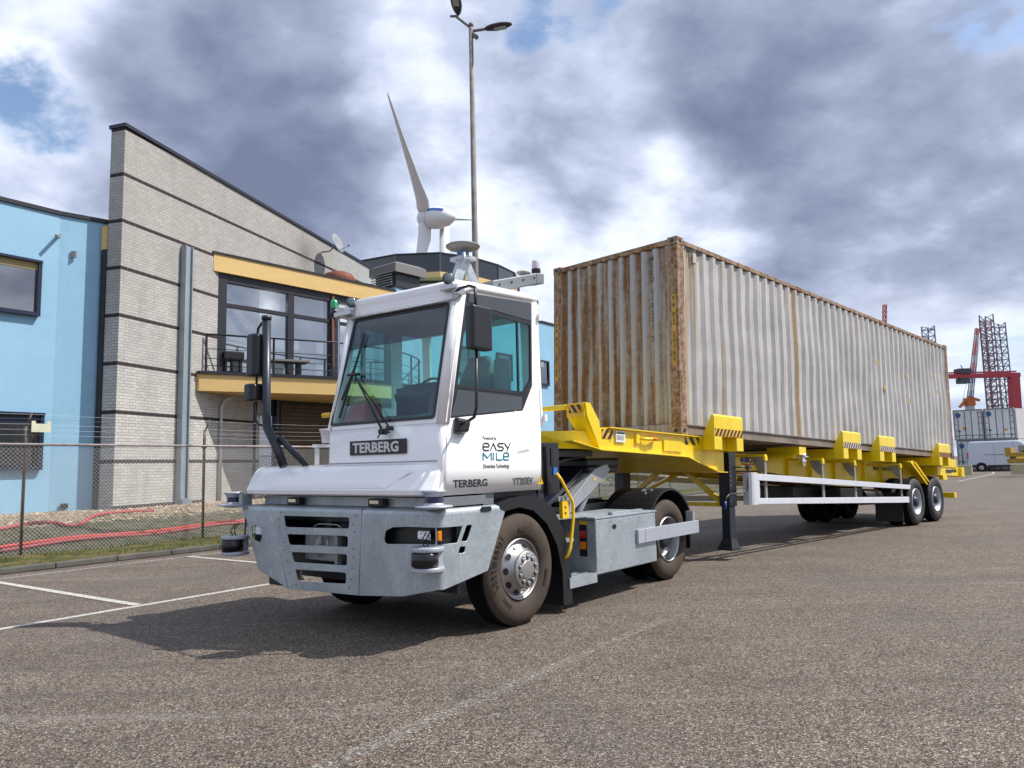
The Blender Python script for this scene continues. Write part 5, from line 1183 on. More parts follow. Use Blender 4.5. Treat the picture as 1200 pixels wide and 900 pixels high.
# ---- roof equipment
CAMW=mat('bright bracket steel',(.5,.5,.5),.25,.8)
def sidecam(u,v,z):
    q=MB(); q.lathe([(.001,-.03),(.045,-.03),(.052,-.01),(.052,.02),(.045,.03),(.03,.035),(.001,.035)],(u,v,z),(-.6,-.8,0),20); c=q.build('roof_sensor',mat('sensor glass grey',(.16,.19,.21),.15,.3),TR)
    q=MB(); q.lathe([(.052,.0),(.057,.012),(.052,.03)],(u,v,z),(-.6,-.8,0),20); q.build('sensor_ring',BLK,c)
sidecam(-.80,.13,3.22); sidecam(-.80,1.50,3.21)
q=MB(); q.box(-.84,-.70,.03,.20,3.11,3.16); q.box(-.80,-.76,.08,.14,3.15,3.19); q.box(-.82,-.72,.0,.05,3.06,3.13); q.build('sensor_bracket',CAMW,TR,bevel=.006)
q=MB(); q.box(-.84,-.70,1.48,1.74,3.08,3.13); q.box(-.80,-.76,1.47,1.53,3.12,3.18); q.box(-.82,-.74,1.68,1.72,3.10,3.20); q.tube([(-.8,1.70,2.25),(-.8,1.70,3.10)],.012,6); q.build('sensor_bracket',CAMW,TR,bevel=.006)
q=MB(); q.lathe([(.001,.10),(.028,.09),(.036,.06),(.036,0)],(-.80,1.78,3.19),(0,0,1),16); gl_=q.build('green_beacon',GRNL,TR)
q=MB(); q.cyl((-.80,1.78,3.09),(-.80,1.78,3.188),.04,seg=12); q.tube([(-.8,1.78,3.09),(-.8,1.75,2.98),(-.8,1.68,3.0)],.006,6); q.build('beacon_base',BLK,gl_)
# A-frame mast with flat dome
mq=DGALV
q=MB(); q.beam((.15,.80,3.73),(-.10,.80,3.20),.12,.06,up=(0,1,0)); q.beam((.15,.80,3.73),(.50,.80,3.22),.10,.05,up=(0,1,0)); q.beam((.18,.84,3.70),(.46,1.15,3.26),.05,.07,up=(1,0,0)); q.box(.06,.24,.70,.92,3.70,3.745); q.build('sensor_mast',GALV,TR,bevel=.006)
q=MB(); q.lathe([(.065,0),(.065,.055)],(.14,.80,3.745),(0,0,1),24); q.build('mast_collar',mat('collar blue',(.03,.12,.30),.35),TR)
q=MB(); q.lathe([(.065,.055),(.06,.085),(.17,.095),(.185,.11),(.182,.125),(.10,.14),(.001,.142)],(.14,.80,3.745),(0,0,1),36); dm=q.build('dome_antenna',mat('grey brown dome',(.17,.165,.16),.5),TR)
q=MB(); q.cyl((.0,.66,3.60),(.0,.66,3.74),.022,seg=10); q.build('small_antenna',STEEL,TR)
# rear arm with beacon
q=MB(); q.hexa([(-.15,.14,3.20),(.60,.16,3.42),(.60,.30,3.42),(-.15,.28,3.20),(-.15,.14,3.325),(.60,.16,3.545),(.60,.30,3.545),(-.15,.28,3.325)]); q.hexa([(.60,.16,3.42),(.74,.165,3.45),(.74,.295,3.45),(.60,.30,3.42),(.60,.16,3.545),(.74,.165,3.565),(.74,.295,3.565),(.60,.30,3.545)]); q.build('rear_sensor_arm',DGALV,TR,bevel=.012)
q=MB(); q.lathe([(.045,0),(.05,.02),(.05,.05)],(.68,.23,3.56),(0,0,1),20); q.build('beacon_base',BLK,TR)
q=MB(); q.lathe([(.044,.05),(.044,.13),(.036,.145),(.001,.15)],(.68,.23,3.56),(0,0,1),20); q.build('clear_beacon',mat('clear beacon',(.55,.50,.55),.12,coat=.6),TR)
q=MB(); q.lathe([(.03,0),(.03,.02),(.075,.035),(.08,.05),(.05,.065),(.001,.07)],(.46,.23,3.485),(0,0,1),24); q.build('gnss_antenna',mat('antenna beige',(.55,.54,.50),.5),TR)
q=MB(); q.lathe([(.001,-.04),(.045,-.035),(.055,0),(.045,.035),(.001,.04)],(.47,.12,3.20),(0,-1,0.2),16); q.build('rear_work_lamp',BLK,TR)
q=MB(); 
for p in ((-.05,.135,3.30),(.15,.139,3.36),(.35,.146,3.42),(.55,.152,3.48)): q.cyl(p,(p[0],p[1]+.01,p[2]),.012,seg=8)
q.build('arm_bolt',BLK2,TR)
# hinges on cab rear edge
q=MB(); q.box(.405,.43,.0,.05,2.98,3.05); q.box(.46,.50,.0,.05,1.95,2.02); q.build('door_hinge',WHITE2,TR)
# ---- fenders
def arcfender(o,z0,r0,r1,a0,a1,va,vb,name,m,n=18):
    q=MB(); P=[]
    for k in range(n+1):
        a=R(a0+(a1-a0)*k/n); P.append((math.sin(a),math.cos(a)))
    poly=[(o+x*r1,z0+z*r1) for x,z in P]+[(o+x*r0,z0+z*r0) for x,z in P[::-1]]
    q.prism(poly,lambda x,z,t:(x,t,z),va,vb); return q.build(name,m,TR)
q=MB(); q.prism([(-.30,1.155),(-.12,1.20),(.12,1.215),(.38,1.185),(.57,1.08),(.74,.86),(.86,.56),(.88,.08),(.72,.08),(.715,.42),(.63,.70),(.47,.92),(.25,1.065),(.03,1.11),(-.18,1.085),(-.38,.95),(-.45,.82),(-.36,.98)],lambda x,z,t:(x,t,z),.015,.50); q.build('front_fender',BLK,TR,bevel=.02)
q=MB(); q.prism([(-.30,1.155),(-.12,1.20),(.12,1.215),(.38,1.185),(.57,1.08),(.74,.86),(.86,.56),(.88,.08),(.72,.08),(.715,.42),(.63,.70),(.47,.92),(.25,1.065),(.03,1.11),(-.18,1.085),(-.38,.95)],lambda x,z,t:(x,t,z),2.0,2.47); q.build('front_fender',BLK,TR,bevel=.02)
q=MB(); q.box(-.35,.50,.14,1.6,1.10,1.262); q.box(-.95,-.32,.2,2.6,1.0,1.15); q.build('under_cab_frame',BLK2,TR)
for va,vb in ((.10,.80),(1.70,2.40)):
    arcfender(3.3,.515,.63,.655,-82,88,va,vb,'rear_fender',BLK)
q=MB(); q.box(3.86,3.90,.12,.75,.35,.75); q.build('mud_flap',BLK,TR)
# emblem on the rear fender
q=MB(); sq=[(.0,0),(.07,.015),(.10,.06),(.15,.07),(.19,.03),(.18,-.02),(.13,-.03),(.11,.0)]
def onf(x,y): a=R(-28)+x/.656; return (3.3+math.sin(a)*.658,.30+y*1.1,.515+math.cos(a)*.658)
q.tube([onf(x,y) for x,y in sq],.008,5); q.tube([onf(.06,.05),onf(.12,.10),onf(.2,.09)],.006,5); q.build('fender_emblem',mat('grey emblem',(.16,.16,.17),.5),TR)
# ---- cabinet, steps, box
q=MB(); q.box(.59,.80,.08,.60,1.215,1.74); cb_=q.build('rear_cabinet',BLK2,TR,bevel=.01)
q=MB(); q.box(.645,.70,.07,.079,1.50,1.68); q.build('cabinet_slot',BLK,cb_)
q=MB(); q.box(.68,.745,.068,.079,1.40,1.48); q.build('blue_label',mat('blue label',(.03,.15,.5),.4),cb_)
q=MB(); q.box(.47,.60,.12,1.5,1.22,1.70); q.build('cab_back_frame',BLK2,TR)
q=MB(); q.tube([(.66,.02,1.42),(.69,-.01,1.36),(.855,-.03,1.13),(.872,-.03,1.08),(.868,-.03,.95),(.80,-.03,.66),(.765,-.02,.58),(.755,.02,.55)],.017,10); q.build('grab_handle',YEL2,TR)
q=MB(); q.box(.705,.82,-.012,.03,.955,1.13); lb=q.build('yellow_label_box',YEL2,TR)
q=MB(); q.box(.745,.765,-.016,-.0125,1.06,1.08); q.box(.745,.765,-.016,-.0125,1.0,1.02); q.build('label_symbol',BLACKTXT,lb)
q=MB(); q.box(.70,.72,-.02,.03,1.14,1.175); q.box(.66,.80,-.0,.05,1.135,1.18); q.build('key_box',STEEL,TR)
q=MB(); q.box(.82,1.335,.02,.62,.285,.335); q.box(.82,1.335,.0,.02,.235,.338); st_=q.build('step_plate',GALV,TR)
q=MB()
for i in range(6): q.box(.83,1.33,.08+i*.09,.10+i*.09,.335,.345)
q.build('step_ridge',DGALV,st_)
q=MB(); q.box(.84,1.0,.06,.5,.70,.73); q.build('upper_step',GALV,TR)
q=MB(); q.box(.95,1.33,.44,.46,.345,.88); q.build('step_back_panel',DGALV,TR)
bx=MB(); bx.box(1.34,2.69,.0,.72,.31,.90); bo=bx.build('battery_box',GALV,TR,bevel=.012)
q=MB(); q.box(1.32,2.715,-.006,.74,.902,.925); q.hexa([(1.05,.35,.90),(1.33,.10,.925),(1.33,.74,.925),(1.05,.74,.90),(1.05,.35,.915),(1.33,.10,.94),(1.33,.74,.94),(1.05,.74,.915)]); q.box(1.75,2.45,.04,.10,.925,.955); q.build('box_lid',GALV,bo,bevel=.004)
q=MB(); q.addmesh(plate_mesh([(.035*math.cos(a)*1.3,.028*math.sin(a)) for a in [2*math.pi*k/14 for k in range(14)]],(),.003),M3((1.72,-.002,.80),(1,0,0),(0,0,1))); q.build('box_keyhole',BLK,bo)
q=MB(); 
for u_ in (1.42,1.62,1.85,2.05,2.3,2.5,2.64):
    q.cyl((u_,-.003,.36),(u_,.0,.36),.006,seg=6); q.cyl((u_,-.003,.86),(u_,.0,.86),.006,seg=6)
q.build('box_rivet',DGALV,bo)
q=MB(); q.box(1.330,1.339,.12,.21,.50,.84); pnl=q.build('rear_lamp_recess',BLK,TR)
q=MB(); q.box(1.318,1.331,.13,.20,.70,.78); q.build('rear_lamp',REDL,pnl); q=MB(); q.box(1.318,1.331,.13,.20,.58,.66); q.build('turn_lamp',AMB,pnl)
q=MB(); q.box(1.328,1.338,.12,.21,.845,.885); q.build('yellow_strip',YEL2,TR)
q=MB(); q.prism([(.30,.66),(.42,.66),(.36,.76)],lambda y,z,t:(t,y,z),1.329,1.337); q.build('warning_triangle',YEL2,TR)
q=MB(); q.box(1.34,2.69,1.75,2.50,.31,.90); q.build('battery_box',GALV,TR,bevel=.012)
q=MB(); q.box(2.20,3.82,-.035,-.0,.565,.725); q.box(2.20,3.82,-.034,.02,.566,.572); q.box(2.20,3.82,-.034,.02,.718,.724); sb_=q.build('side_guard_bar',PALEBAR,TR,bevel=.004)
q=MB(); q.box(3.72,3.78,.0,.1,.55,.85); q.box(2.36,2.365,-.038,-.035,.565,.725); q.build('guard_bar_bracket',STEEL,sb_)
q=MB(); q.tube([(-.92,1.66,2.06),(-.92,1.80,2.06)],.026,10); q.build('yellow_grab_end',YEL2,TR)
q=MB(); q.hexa([(1.35,.72,.95),(2.25,.72,1.42),(2.25,1.7,1.42),(1.35,1.7,.95),(1.30,.72,.99),(2.22,.72,1.46),(2.22,1.7,1.46),(1.30,1.7,.99)]); q.box(.95,1.35,.7,1.7,.9,1.2); q.build('ramp_plate',NAVY,TR,bevel=.01)
# ---- fifth wheel and lift arms
ap=[(1.70,.92),(1.73,1.08),(2.30,1.44),(2.58,1.50),(2.66,1.43),(2.55,1.36),(2.15,1.13)]
for v_ in (.60,1.78):
    q=MB(); q.prism(ap,lambda x,z,t:(x,t,z),v_,v_+.05); q.prism([(1.73,1.08),(2.30,1.44),(2.30,1.425),(1.73,1.065)],lambda x,z,t:(x,t,z),v_+.051,v_+.16); q.build('lift_arm',STEEL,TR,bevel=.006)
q=MB(); q.prism([(2.25,1.30),(2.31,1.30),(2.28,1.36)],lambda x,z,t:(x,t,z),.594,.598); q.build('warning_triangle',YEL2,TR)
for v_ in (.72,1.7):
    q=MB(); q.cyl((1.95,v_,.8),(2.45,v_,1.35),.05,seg=12); q.build('lift_cylinder',STEEL,TR)
q=MB(); q.box(2.35,3.15,.75,1.75,1.46,1.58); q.box(2.2,2.9,.62,1.9,1.40,1.47); q.box(1.0,2.2,.9,1.6,1.02,1.12); q.build('fifth_wheel',BLK2,TR,bevel=.03)
q=MB()
for i in range(5):
    v_=.75+.12*i; q.tube([(.62,v_,1.55),(.95,v_+.05,1.42),(1.35,v_+.02,1.46),(1.8,v_-.03,1.56),(2.3,v_,1.60)],.022,6)
q.box(.6,2.4,.70,1.5,1.60,1.67); q.build('hose_bundle',BLK,TR)
# ================================================================ yellow container trailer
CTILT=.0386; CF=Frame(2.3577,10.6524,math.degrees(.7726)); CO=Vector((2.3577,10.6524,1.8908))
YT=thing('container_trailer','yellow skeletal container trailer with hazard striped guides and white side guard under the rusty container','trailer',CO,CF.a,tilt=CTILT)
gz=lambda u:-(1.8908-.0386*u)
def hazard(nm,o,x,y,w_,h_,par,n,slant=1,base=None,pos=1):
    """striped plate: orange yellow ground with slanted black bars"""
    q=MB(); q.addmesh(plate_mesh([(0,0),(w_,0),(w_,h_),(0,h_)],(),.002),M3(o,x,y)); pl=q.build(nm,base or mat('hazard orange',(.75,.38,.02),.4,dirt=.2),par)
    q=MB(); p=w_/n; M=M3(o,x,y); sh=h_*.75*slant
    for i in range(-2,n+2):
        a=i*p; qd=[(a,0),(a+p*.5,0),(a+p*.5+sh,h_),(a+sh,h_)]
        # clip to plate
        poly=qd
        for lim,sg in ((0,1),(w_,-1)):
            out=[]
            for k in range(len(poly)):
                A,B_=poly[k],poly[(k+1)%len(poly)]; ia=sg*(A[0]-lim)>=0; ib=sg*(B_[0]-lim)>=0
                if ia: out.append(A)
                if ia!=ib: t=(lim-A[0])/(B_[0]-A[0]); out.append((lim,A[1]+(B_[1]-A[1])*t))
            poly=out
            if len(poly)<3: break
        if len(poly)<3: continue
        q.prism(poly,lambda x_,y_,t:M@Vector((x_,y_,t)),.0012,.0024)
    q.build('stripes',BLACKTXT,pl); return pl
# gooseneck side plates
for va,vb,nm in ((.02,.05,'near'),(2.39,2.42,'far')):
    q=MB(); q.prism([(-1.79,-.005),(.90,-.02),(1.15,-.03),(1.15,-.50),(.93,-.50),(.457,-.394),(.11,-.303),(-.6,-.29),(-1.79,-.275)],lambda x,z,t:(x,t,z),va,vb); q.build('gooseneck_side_plate',YEL,YT)
def flange(pts,va,vb,th,name):
    q=MB()
    for (a,b_) in zip(pts[:-1],pts[1:]): q.hexa([(a[0],va,a[1]),(b_[0],va,b_[1]),(b_[0],vb,b_[1]),(a[0],vb,a[1]),(a[0],va,a[1]+th),(b_[0],va,b_[1]+th),(b_[0],vb,b_[1]+th),(a[0],vb,a[1]+th)])
    return q.build(name,YEL,YT)
low=[(-2.35,-.20),(-1.79,-.290),(-.6,-.305),(.11,-.318),(.457,-.410),(.93,-.516),(1.15,-.516)]
flange(low,-.045,.12,.013,'lower_flange'); flange(low,2.32,2.48,.013,'lower_flange')
flange([(-1.62,-.004),(.50,-.020)],-.035,.10,.014,'upper_flange')
q=MB(); q.face([(-1.79,.12,-.285),(.11,.12,-.31),(.11,2.32,-.31),(-1.79,2.32,-.285)]); q.face([(.11,.12,-.31),(.93,.12,-.51),(.93,2.32,-.51),(.11,2.32,-.31)]); q.build('belly_plate',YEL,YT)
q=MB(); q.box(-1.79,-.05,.05,2.39,-.035,-.022); q.build('deck_plate',YEL,YT)
q=MB()
for u_ in (-1.2,-.5,.1,.9): q.box(u_,u_+.02,.05,2.39,-.28,-.036)
q.box(.93,.95,.05,2.39,-.50,-.04); q.build('cross_member',YEL,YT)
# nose
q=MB(); npl=[(-1.80,.06),(-2.05,.10),(-2.45,.55),(-2.45,1.9),(-2.05,2.33),(-1.80,2.37)]
q.prism(npl,lambda x,y,t:(x,y,t),-.275,-.262); q.prism([(x+.02,y) for x,y in npl],lambda x,y,t:(x,y,t),-.07,-.058); 
q.loft([[(x+.10*(1 if i in(2,3) else .3),y,-.262) for i,(x,y) in enumerate(npl)],[(x+.02,y,-.07) for x,y in npl]],smooth=False); q.build('nose',YEL,YT)
q=MB(); q.box(-2.47,-2.30,.62,.78,-.17,-.03); q.cyl((-2.52,.70,-.10),(-2.44,.70,-.10),.035,seg=10); q.build('air_coupling',STEEL,YT,bevel=.01)
# container guide horns
for sgn in (0,1):
    f=(lambda v:v) if sgn==0 else (lambda v:2.44-v)
    q=MB(); prof=[(-2.06,.29),(-1.97,.285),(-1.795,.075),(-1.785,-.018),(-1.60,-.020),(-1.60,-.275),(-1.79,-.275),(-2.03,.12)]
    q.prism(prof,lambda x,z,t:(x,f(t),z),0.0,.016); 
    q.hexa([(-2.06,f(.016),.12),(-2.02,f(.34),.12),(-1.995,f(.34),.12),(-2.03,f(.016),.12),(-2.075,f(.016),.29),(-2.035,f(.34),.285),(-2.01,f(.34),.285),(-2.05,f(.016),.29)])
    q.hexa([(-2.045,f(.016),.12),(-2.005,f(.34),.12),(-1.985,f(.34),.12),(-2.025,f(.016),.12),(-1.795,f(.016),-.27),(-1.80,f(.20),-.27),(-1.78,f(.20),-.27),(-1.775,f(.016),-.27)][::1])
    q.box(-2.06,-1.98,min(f(.02),f(.33)),max(f(.02),f(.33)),.275,.288); q.build('container_guide_horn',YEL,YT,bevel=.004)
hazard('hazard_plate',Vector((-2.082,.25,.165)),(-.045,-1,0),(0,0,1),.20,.10,YT,2,-1)
hazard('hazard_plate',Vector((-1.755,-.003,-.14)),(1,0,0),(0,0,1),.22,.12,YT,2,1)
q=MB(); q.box(-2.06,-1.99,.34,2.10,.225,.285); q.build('front_crossbar',YEL,YT,bevel=.015)
q=MB(); q.box(-1.47,-1.28,-.002,.018,-.17,-.03); pp=q.build('white_type_plate',WHITE2,YT)
q=MB(); q.box(-1.455,-1.30,-.004,-.0025,-.065,-.045)
for i in range(5): q.box(-1.455,-1.31,-.004,-.0025,-.09-.013*i,-.086-.013*i)
q.build('plate_print',GREYTXT,pp)
q=MB(); q.tube([(-1.0,.015,-.10),(-.85,-.04,-.11),(-.74,-.05,-.10),(-.62,-.02,-.10)],.022,8); q.box(-1.05,-.98,-.01,.02,-.17,-.04); q.build('tow_hook',YEL,YT)
q=MB(); q.tube([(-.76,-.05,-.10),(-.62,-.02,-.10)],.026,8); q.build('orange_hook_tip',mat('signal orange',(.75,.16,.01),.4),YT)
q=MB(); q.box(-.42,.02,-.001,.019,-.245,-.10); q.build('doubler_plate',YEL,YT)
# main beams
def zb(u): return -.485 if u<2.0 else (-.485-.205*min(1,(u-2.0)/4.8))
for va in (.60,1.80):
    q=MB(); top=[(1.12,-.17),(12.3,-.17)]; bot=[(12.3,-.55),(11.6,-.69),(6.8,-.69),(2.0,-.485),(1.12,-.485)]
    q.prism(top+bot,lambda x,z,t:(x,t,z),va+.07,va+.085)
    q.box(1.12,12.3,va,va+.16,-.185,-.17)
    for (a,b_) in zip([(1.12,-.485),(2.0,-.485),(6.8,-.69),(11.6,-.69)],[(2.0,-.485),(6.8,-.69),(11.6,-.69),(12.3,-.55)]):
        q.hexa([(a[0],va,a[1]-.015),(b_[0],va,b_[1]-.015),(b_[0],va+.16,b_[1]-.015),(a[0],va+.16,a[1]-.015),(a[0],va,a[1]),(b_[0],va,b_[1]),(b_[0],va+.16,b_[1]),(a[0],va+.16,a[1])])
    for u_ in (2.2,3.4,4.45,5.4,6.5,8.0,9.0,10.3): q.box(u_,u_+.012,va+.005,va+.155,zb(u_)+.002,-.186)
    q.build('main_beam',YEL,YT)
# cross tubes
q=MB()
for u_ in (2.2,4.2,6.6,9.8): q.box(u_,u_+.12,.76,1.80,-.42,-.28)
q.build('cross_member',YEL,YT)
# bolsters with container guides
for (a,b_) in ((.54,1.36),(4.99,5.82),(6.74,7.59),(10.35,11.17)):
    q=MB(); q.box(a+.02,b_-.02,.0,2.44,-.195,-.012); bo_=q.build('bolster',YEL,YT)
    for sgn in (0,1):
        f=(lambda v:v) if sgn==0 else (lambda v:2.44-v)
        w0=.20*(b_-a)
        q=MB(); prof=[(-.20,.29),(-.185,.315),(-.165,.32),(-.06,.13),(-.02,.02),(-.02,-.005),(-.20,-.005)]
        q.prism(prof,lambda y,z,t:(t,f(y),z),a,b_)
        q.prism([(-.20,-.004),(-.005,-.004),(-.005,-.20),(-.20,-.20)],lambda y,z,t:(t,f(y),z),a,a+w0*1.3); q.prism([(-.20,-.004),(-.005,-.004),(-.005,-.20),(-.20,-.20)],lambda y,z,t:(t,f(y),z),b_-w0*1.2,b_)
        q.prism([(-.03,-.004),(-.005,-.004),(-.005,-.19),(-.03,-.19)],lambda y,z,t:(t,f(y),z),a+w0*1.34,b_-w0*1.24)
        q.build('container_guide',YEL,YT,bevel=.008)
    hazard('hazard_plate',Vector((a+.02,-.2025,.005)),(1,0,0),(0,0,1),(b_-a)-.03,.105,YT,8,1,base=(mat('faded hazard orange',(.40,.18,.04),.6) if a>10 else (mat('red white hazard',(.62,.50,.42),.5) if a>4 else None)))
hazard('hazard_plate',Vector((.12,.018,-.135)),(1,0,0),(0,0,1),.36,.11,YT,2,-1,base=YEL)
# landing legs
for v_ in (.20,2.24):
    q=MB(); q.box(1.46,1.68,v_-.08,v_+.10,-1.02,-.20); q.box(1.44,1.462,v_-.02,v_+.04,-.95,-.2); lg=q.build('landing_leg',BLK2,YT,bevel=.008)
    q=MB(); q.box(1.485,1.655,v_-.06,v_+.08,-1.50,-1.02); q.build('inner_leg',NAVY,lg,bevel=.008)
    q=MB(); q.loft([[(1.50,v_-.06,-1.50),(1.64,v_-.06,-1.50),(1.64,v_+.08,-1.50),(1.50,v_+.08,-1.50)],[(1.45,v_-.10,-1.66),(1.70,v_-.10,-1.66),(1.70,v_+.14,-1.66),(1.45,v_+.14,-1.66)],[(1.45,v_-.10,-1.69),(1.70,v_-.10,-1.69),(1.70,v_+.14,-1.69),(1.45,v_+.14,-1.69)]],smooth=False); q.build('foot',BLK2,lg)
    q=MB(); q.box(1.47,1.67,v_-.08,v_+.10,-.80,-.77); q.box(1.44,1.49,v_-.10,v_-.02,-.78,-.25); q.build('leg_bracket',BLK2,lg)
q=MB(); 
for i in range(7): q.cyl((1.475,.10,-.28-.07*i),(1.475,.12,-.28-.07*i),.012,seg=6)
q.build('bracket_bolt',STEEL,YT)
q=MB(); q.tube([(1.62,.10,-.42),(1.82,.03,-.42),(1.86,.02,-.44),(1.84,.02,-.75),(1.70,.04,-.82),(1.30,.03,-.84),(1.20,.02,-.88),(1.16,.02,-.96)],.013,8); q.lathe([(.035,-.03),(.035,.03)],(1.86,.02,-.42),(0,1,0),10,close=True); q.build('crank',BLK2,YT)
q=MB(); q.tube([(1.16,.02,-.94),(1.155,.02,-1.06)],.019,8); q.build('blue_crank_grip',mat('blue grip',(.02,.08,.35),.4),YT)
q=MB(); q.box(1.655,1.66,.13,.18,-.62,-.50); q.build('blue_leg_sticker',mat('blue sticker',(.05,.15,.4),.4),YT)
q=MB()
for a,b_ in (((1.56,1.15,-.34),(1.56,.30,-.98)),((1.56,1.30,-.34),(1.56,2.15,-.98))): q.beam(a,b_,.07,.07,up=(1,0,0))
q.beam((1.56,.28,-1.0),(1.56,2.16,-1.0),.06,.06); q.beam((1.60,.30,-.93),(2.7,.68,-.50),.06,.06); q.beam((1.60,2.14,-.93),(2.7,1.86,-.50),.06,.06); q.box(1.50,1.62,1.0,1.45,-.34,-.20); q.build('leg_brace',YEL,YT)
# lettering on the beam
BE=lambda u,z:M3((u,.664,z),(1,0,0),(0,0,1))
bt=put_text('BUISCAR',.125,BE(2.80,-.30),'beam_lettering',BLUTXT,YT,off=.006,sx=1.10)
q=MB(); q.box(2.82,3.50,.660,.669,-.345,-.325); q.build('red_underline',REDTXT,YT)
put_text('TRAILERS',.05,BE(2.95,-.41),'beam_lettering',REDTXT,YT,sx=1.1)
put_text('MAX LOAD CAPACITY',.12,BE(8.66,-.33),'load_lettering',BLACKTXT,YT,off=.003,sx=1.25)
# arm brackets carrying the side guard
BRK=mat('galvanised bracket',(.32,.31,.28),.55,.4,dirt=.5)
for u_ in (2.42,4.55,5.98,8.42):
    q=MB(); q.box(u_-.04,u_+.04,.0,.66,-.235,-.20); q.box(u_-.04,u_+.04,-.008,.03,-.30,-.235); q.build('guard_arm',YEL,YT)
    q=MB(); q.prism([(.02,-.24),(.24,-.24),(.20,-.36),(.10,-.48),(.02,-.52)],lambda y,z,t:(t,y,z),u_-.035,u_-.028); q.box(u_-.04,u_+.03,.006,.03,-1.0,-.30); q.build('guard_hanger',BRK,YT)
q=MB(); q.hexa([(1.92,-.05,-.620),(8.80,-.05,-.755),(8.80,.0,-.755),(1.92,.0,-.620),(1.92,-.05,-.515),(8.80,-.05,-.660),(8.80,.0,-.660),(1.92,.0,-.515)])
q.hexa([(1.92,-.05,-.992),(8.80,-.05,-1.042),(8.80,.0,-1.042),(1.92,.0,-.992),(1.92,-.05,-.900),(8.80,-.05,-.915),(8.80,.0,-.915),(1.92,.0,-.900)])
q.box(2.0,2.10,-.046,-.002,-.905,-.612)
gd=q.build('side_guard',GUARD,YT,bevel=.006)
q=MB(); q.prism([(1.78+.12*math.cos(a)+.0,-.05+.12+.0-.12*math.sin(a)+.0) for a in []] or [(1.84,.10),(1.84,.0),(1.87,-.035),(1.92,-.052),(2.02,-.052),(2.02,-.03),(1.94,-.02),(1.90,.02),(1.89,.10)],lambda x,y,t:(x,y,t),-1.0,-.50); q.build('rounded_end',GUARD,gd)
q=MB(); q.hexa([(1.92,2.42,-.620),(8.80,2.42,-.755),(8.80,2.46,-.755),(1.92,2.46,-.620),(1.92,2.42,-.515),(8.80,2.42,-.660),(8.80,2.46,-.660),(1.92,2.46,-.515)])
q.hexa([(1.92,2.42,-.992),(8.80,2.42,-1.042),(8.80,2.46,-1.042),(1.92,2.46,-.992),(1.92,2.42,-.900),(8.80,2.42,-.915),(8.80,2.46,-.915),(1.92,2.46,-.900)]); q.build('side_guard',GUARD,YT)
# chrome valve
q=MB(); q.lathe([(.05,0),(.06,.03),(.03,.06),(.035,.10),(.06,.12),(.05,.15),(.001,.16)],(3.75,.0,-.30),(0,0,1),14); q.box(3.70,3.80,-.02,.08,-.36,-.30); q.tube([(3.75,-.02,-.2),(3.87,-.04,-.2)],.02,8); q.build('twist_lock',CHR,YT)
q=MB(); q.box(3.62,3.88,.0,.6,-.17,-.03); q.box(3.55,3.95,.08,.6,-.22,-.17); q.build('lock_bracket',YEL,YT)
# wheels and axles (own empties keep them level on the ground)
def twheel(u,v,dn):
    z=gz(u)+.515; ax=(0,dn,0); o=(u,v,z)
    q=MB(); tyre(q,o,ax,.515,.27); wh=q.build('wheel',TRUB,YT); q=MB(); tread(q,o,ax,.515,.27); q.build('tread',RUB,wh)
    q=MB(); q.lathe([(.292,.036),(.285,.008),(.275,.008),(.268,.04),(.255,.05),(.245,.12),(.235,.14),(.14,.165),(.13,.15)],o,ax,44); q.build('rim',mat('silver grey rim paint',(.50,.54,.60),.35,.4,dirt=.3),wh)
    q=MB(); q.lathe([(.14,.165),(.13,.08),(.11,.02),(.09,.0),(.001,-.005)],o,ax,24); q.build('hub',NAVY,wh)
    for k in range(10 if dn>0 else 0):
        q=MB(); a=2*math.pi*k/10; q.lathe([(.016,0),(.016,-.03),(.001,-.03)],(u+.175*math.sin(a),v+dn*.158,z+.175*math.cos(a)),ax,6,smooth=False); q.build('wheel_nut',STEEL,wh)
    q=MB(); oo=(u,v+dn*.33,z); tyre(q,oo,ax,.515,.27); iw=q.build('inner_tyre',TRUB,YT); q=MB(); tread(q,oo,ax,.515,.27); q.build('tread',RUB,iw)
for u_ in (9.13,10.47):
    twheel(u_,-.06,1); twheel(u_,2.50,-1)
q=MB()
for u_ in (9.13,10.47):
    z=gz(u_)+.515; q.cyl((u_,.5,z),(u_,2.0,z),.08,seg=12)
    for v_ in (.72,1.72): q.box(u_-.45,u_+.45,v_,v_+.08,z+.08,z+.16); q.box(u_-.1,u_+.1,v_-.02,v_+.10,z-.1,z+.35)
q.build('axle',BLK2,YT)
q=MB(); q.box(6.2,7.3,.40,.75,-.98,-.74); q.box(6.2,7.3,1.75,2.1,-.98,-.74); q.cyl((7.5,.55,-.92),(8.4,.55,-.92),.17,seg=16); q.cyl((7.5,1.9,-.92),(8.4,1.9,-.92),.17,seg=16); q.box(5.2,8.6,.9,1.6,-.95,-.70); q.build('tank_and_shadow_fill',BLK2,YT,bevel=.02)  # tanks and black boxes added to fill space that is mostly shadow
q=MB(); q.box(8.52,8.56,.05,.62,-1.45,-.82); q.build('mud_flap',BLK,YT)
q=MB(); q.hexa([(8.95,.02,-.14),(9.28,.02,-.12),(9.28,.16,-.12),(8.95,.16,-.14),(10.0,.02,-.62),(10.17,.02,-.62),(10.17,.16,-.62),(10.0,.16,-.62)][::1]); q.build('diagonal_stay',YEL,YT,bevel=.01)
q=MB(); q.beam((9.0,.0,-.15),(10.0,.0,-.64),.03,.03); q.beam((9.3,.0,-.15),(10.17,.0,-.60),.03,.03); q.build('stay_flange',YEL,YT)
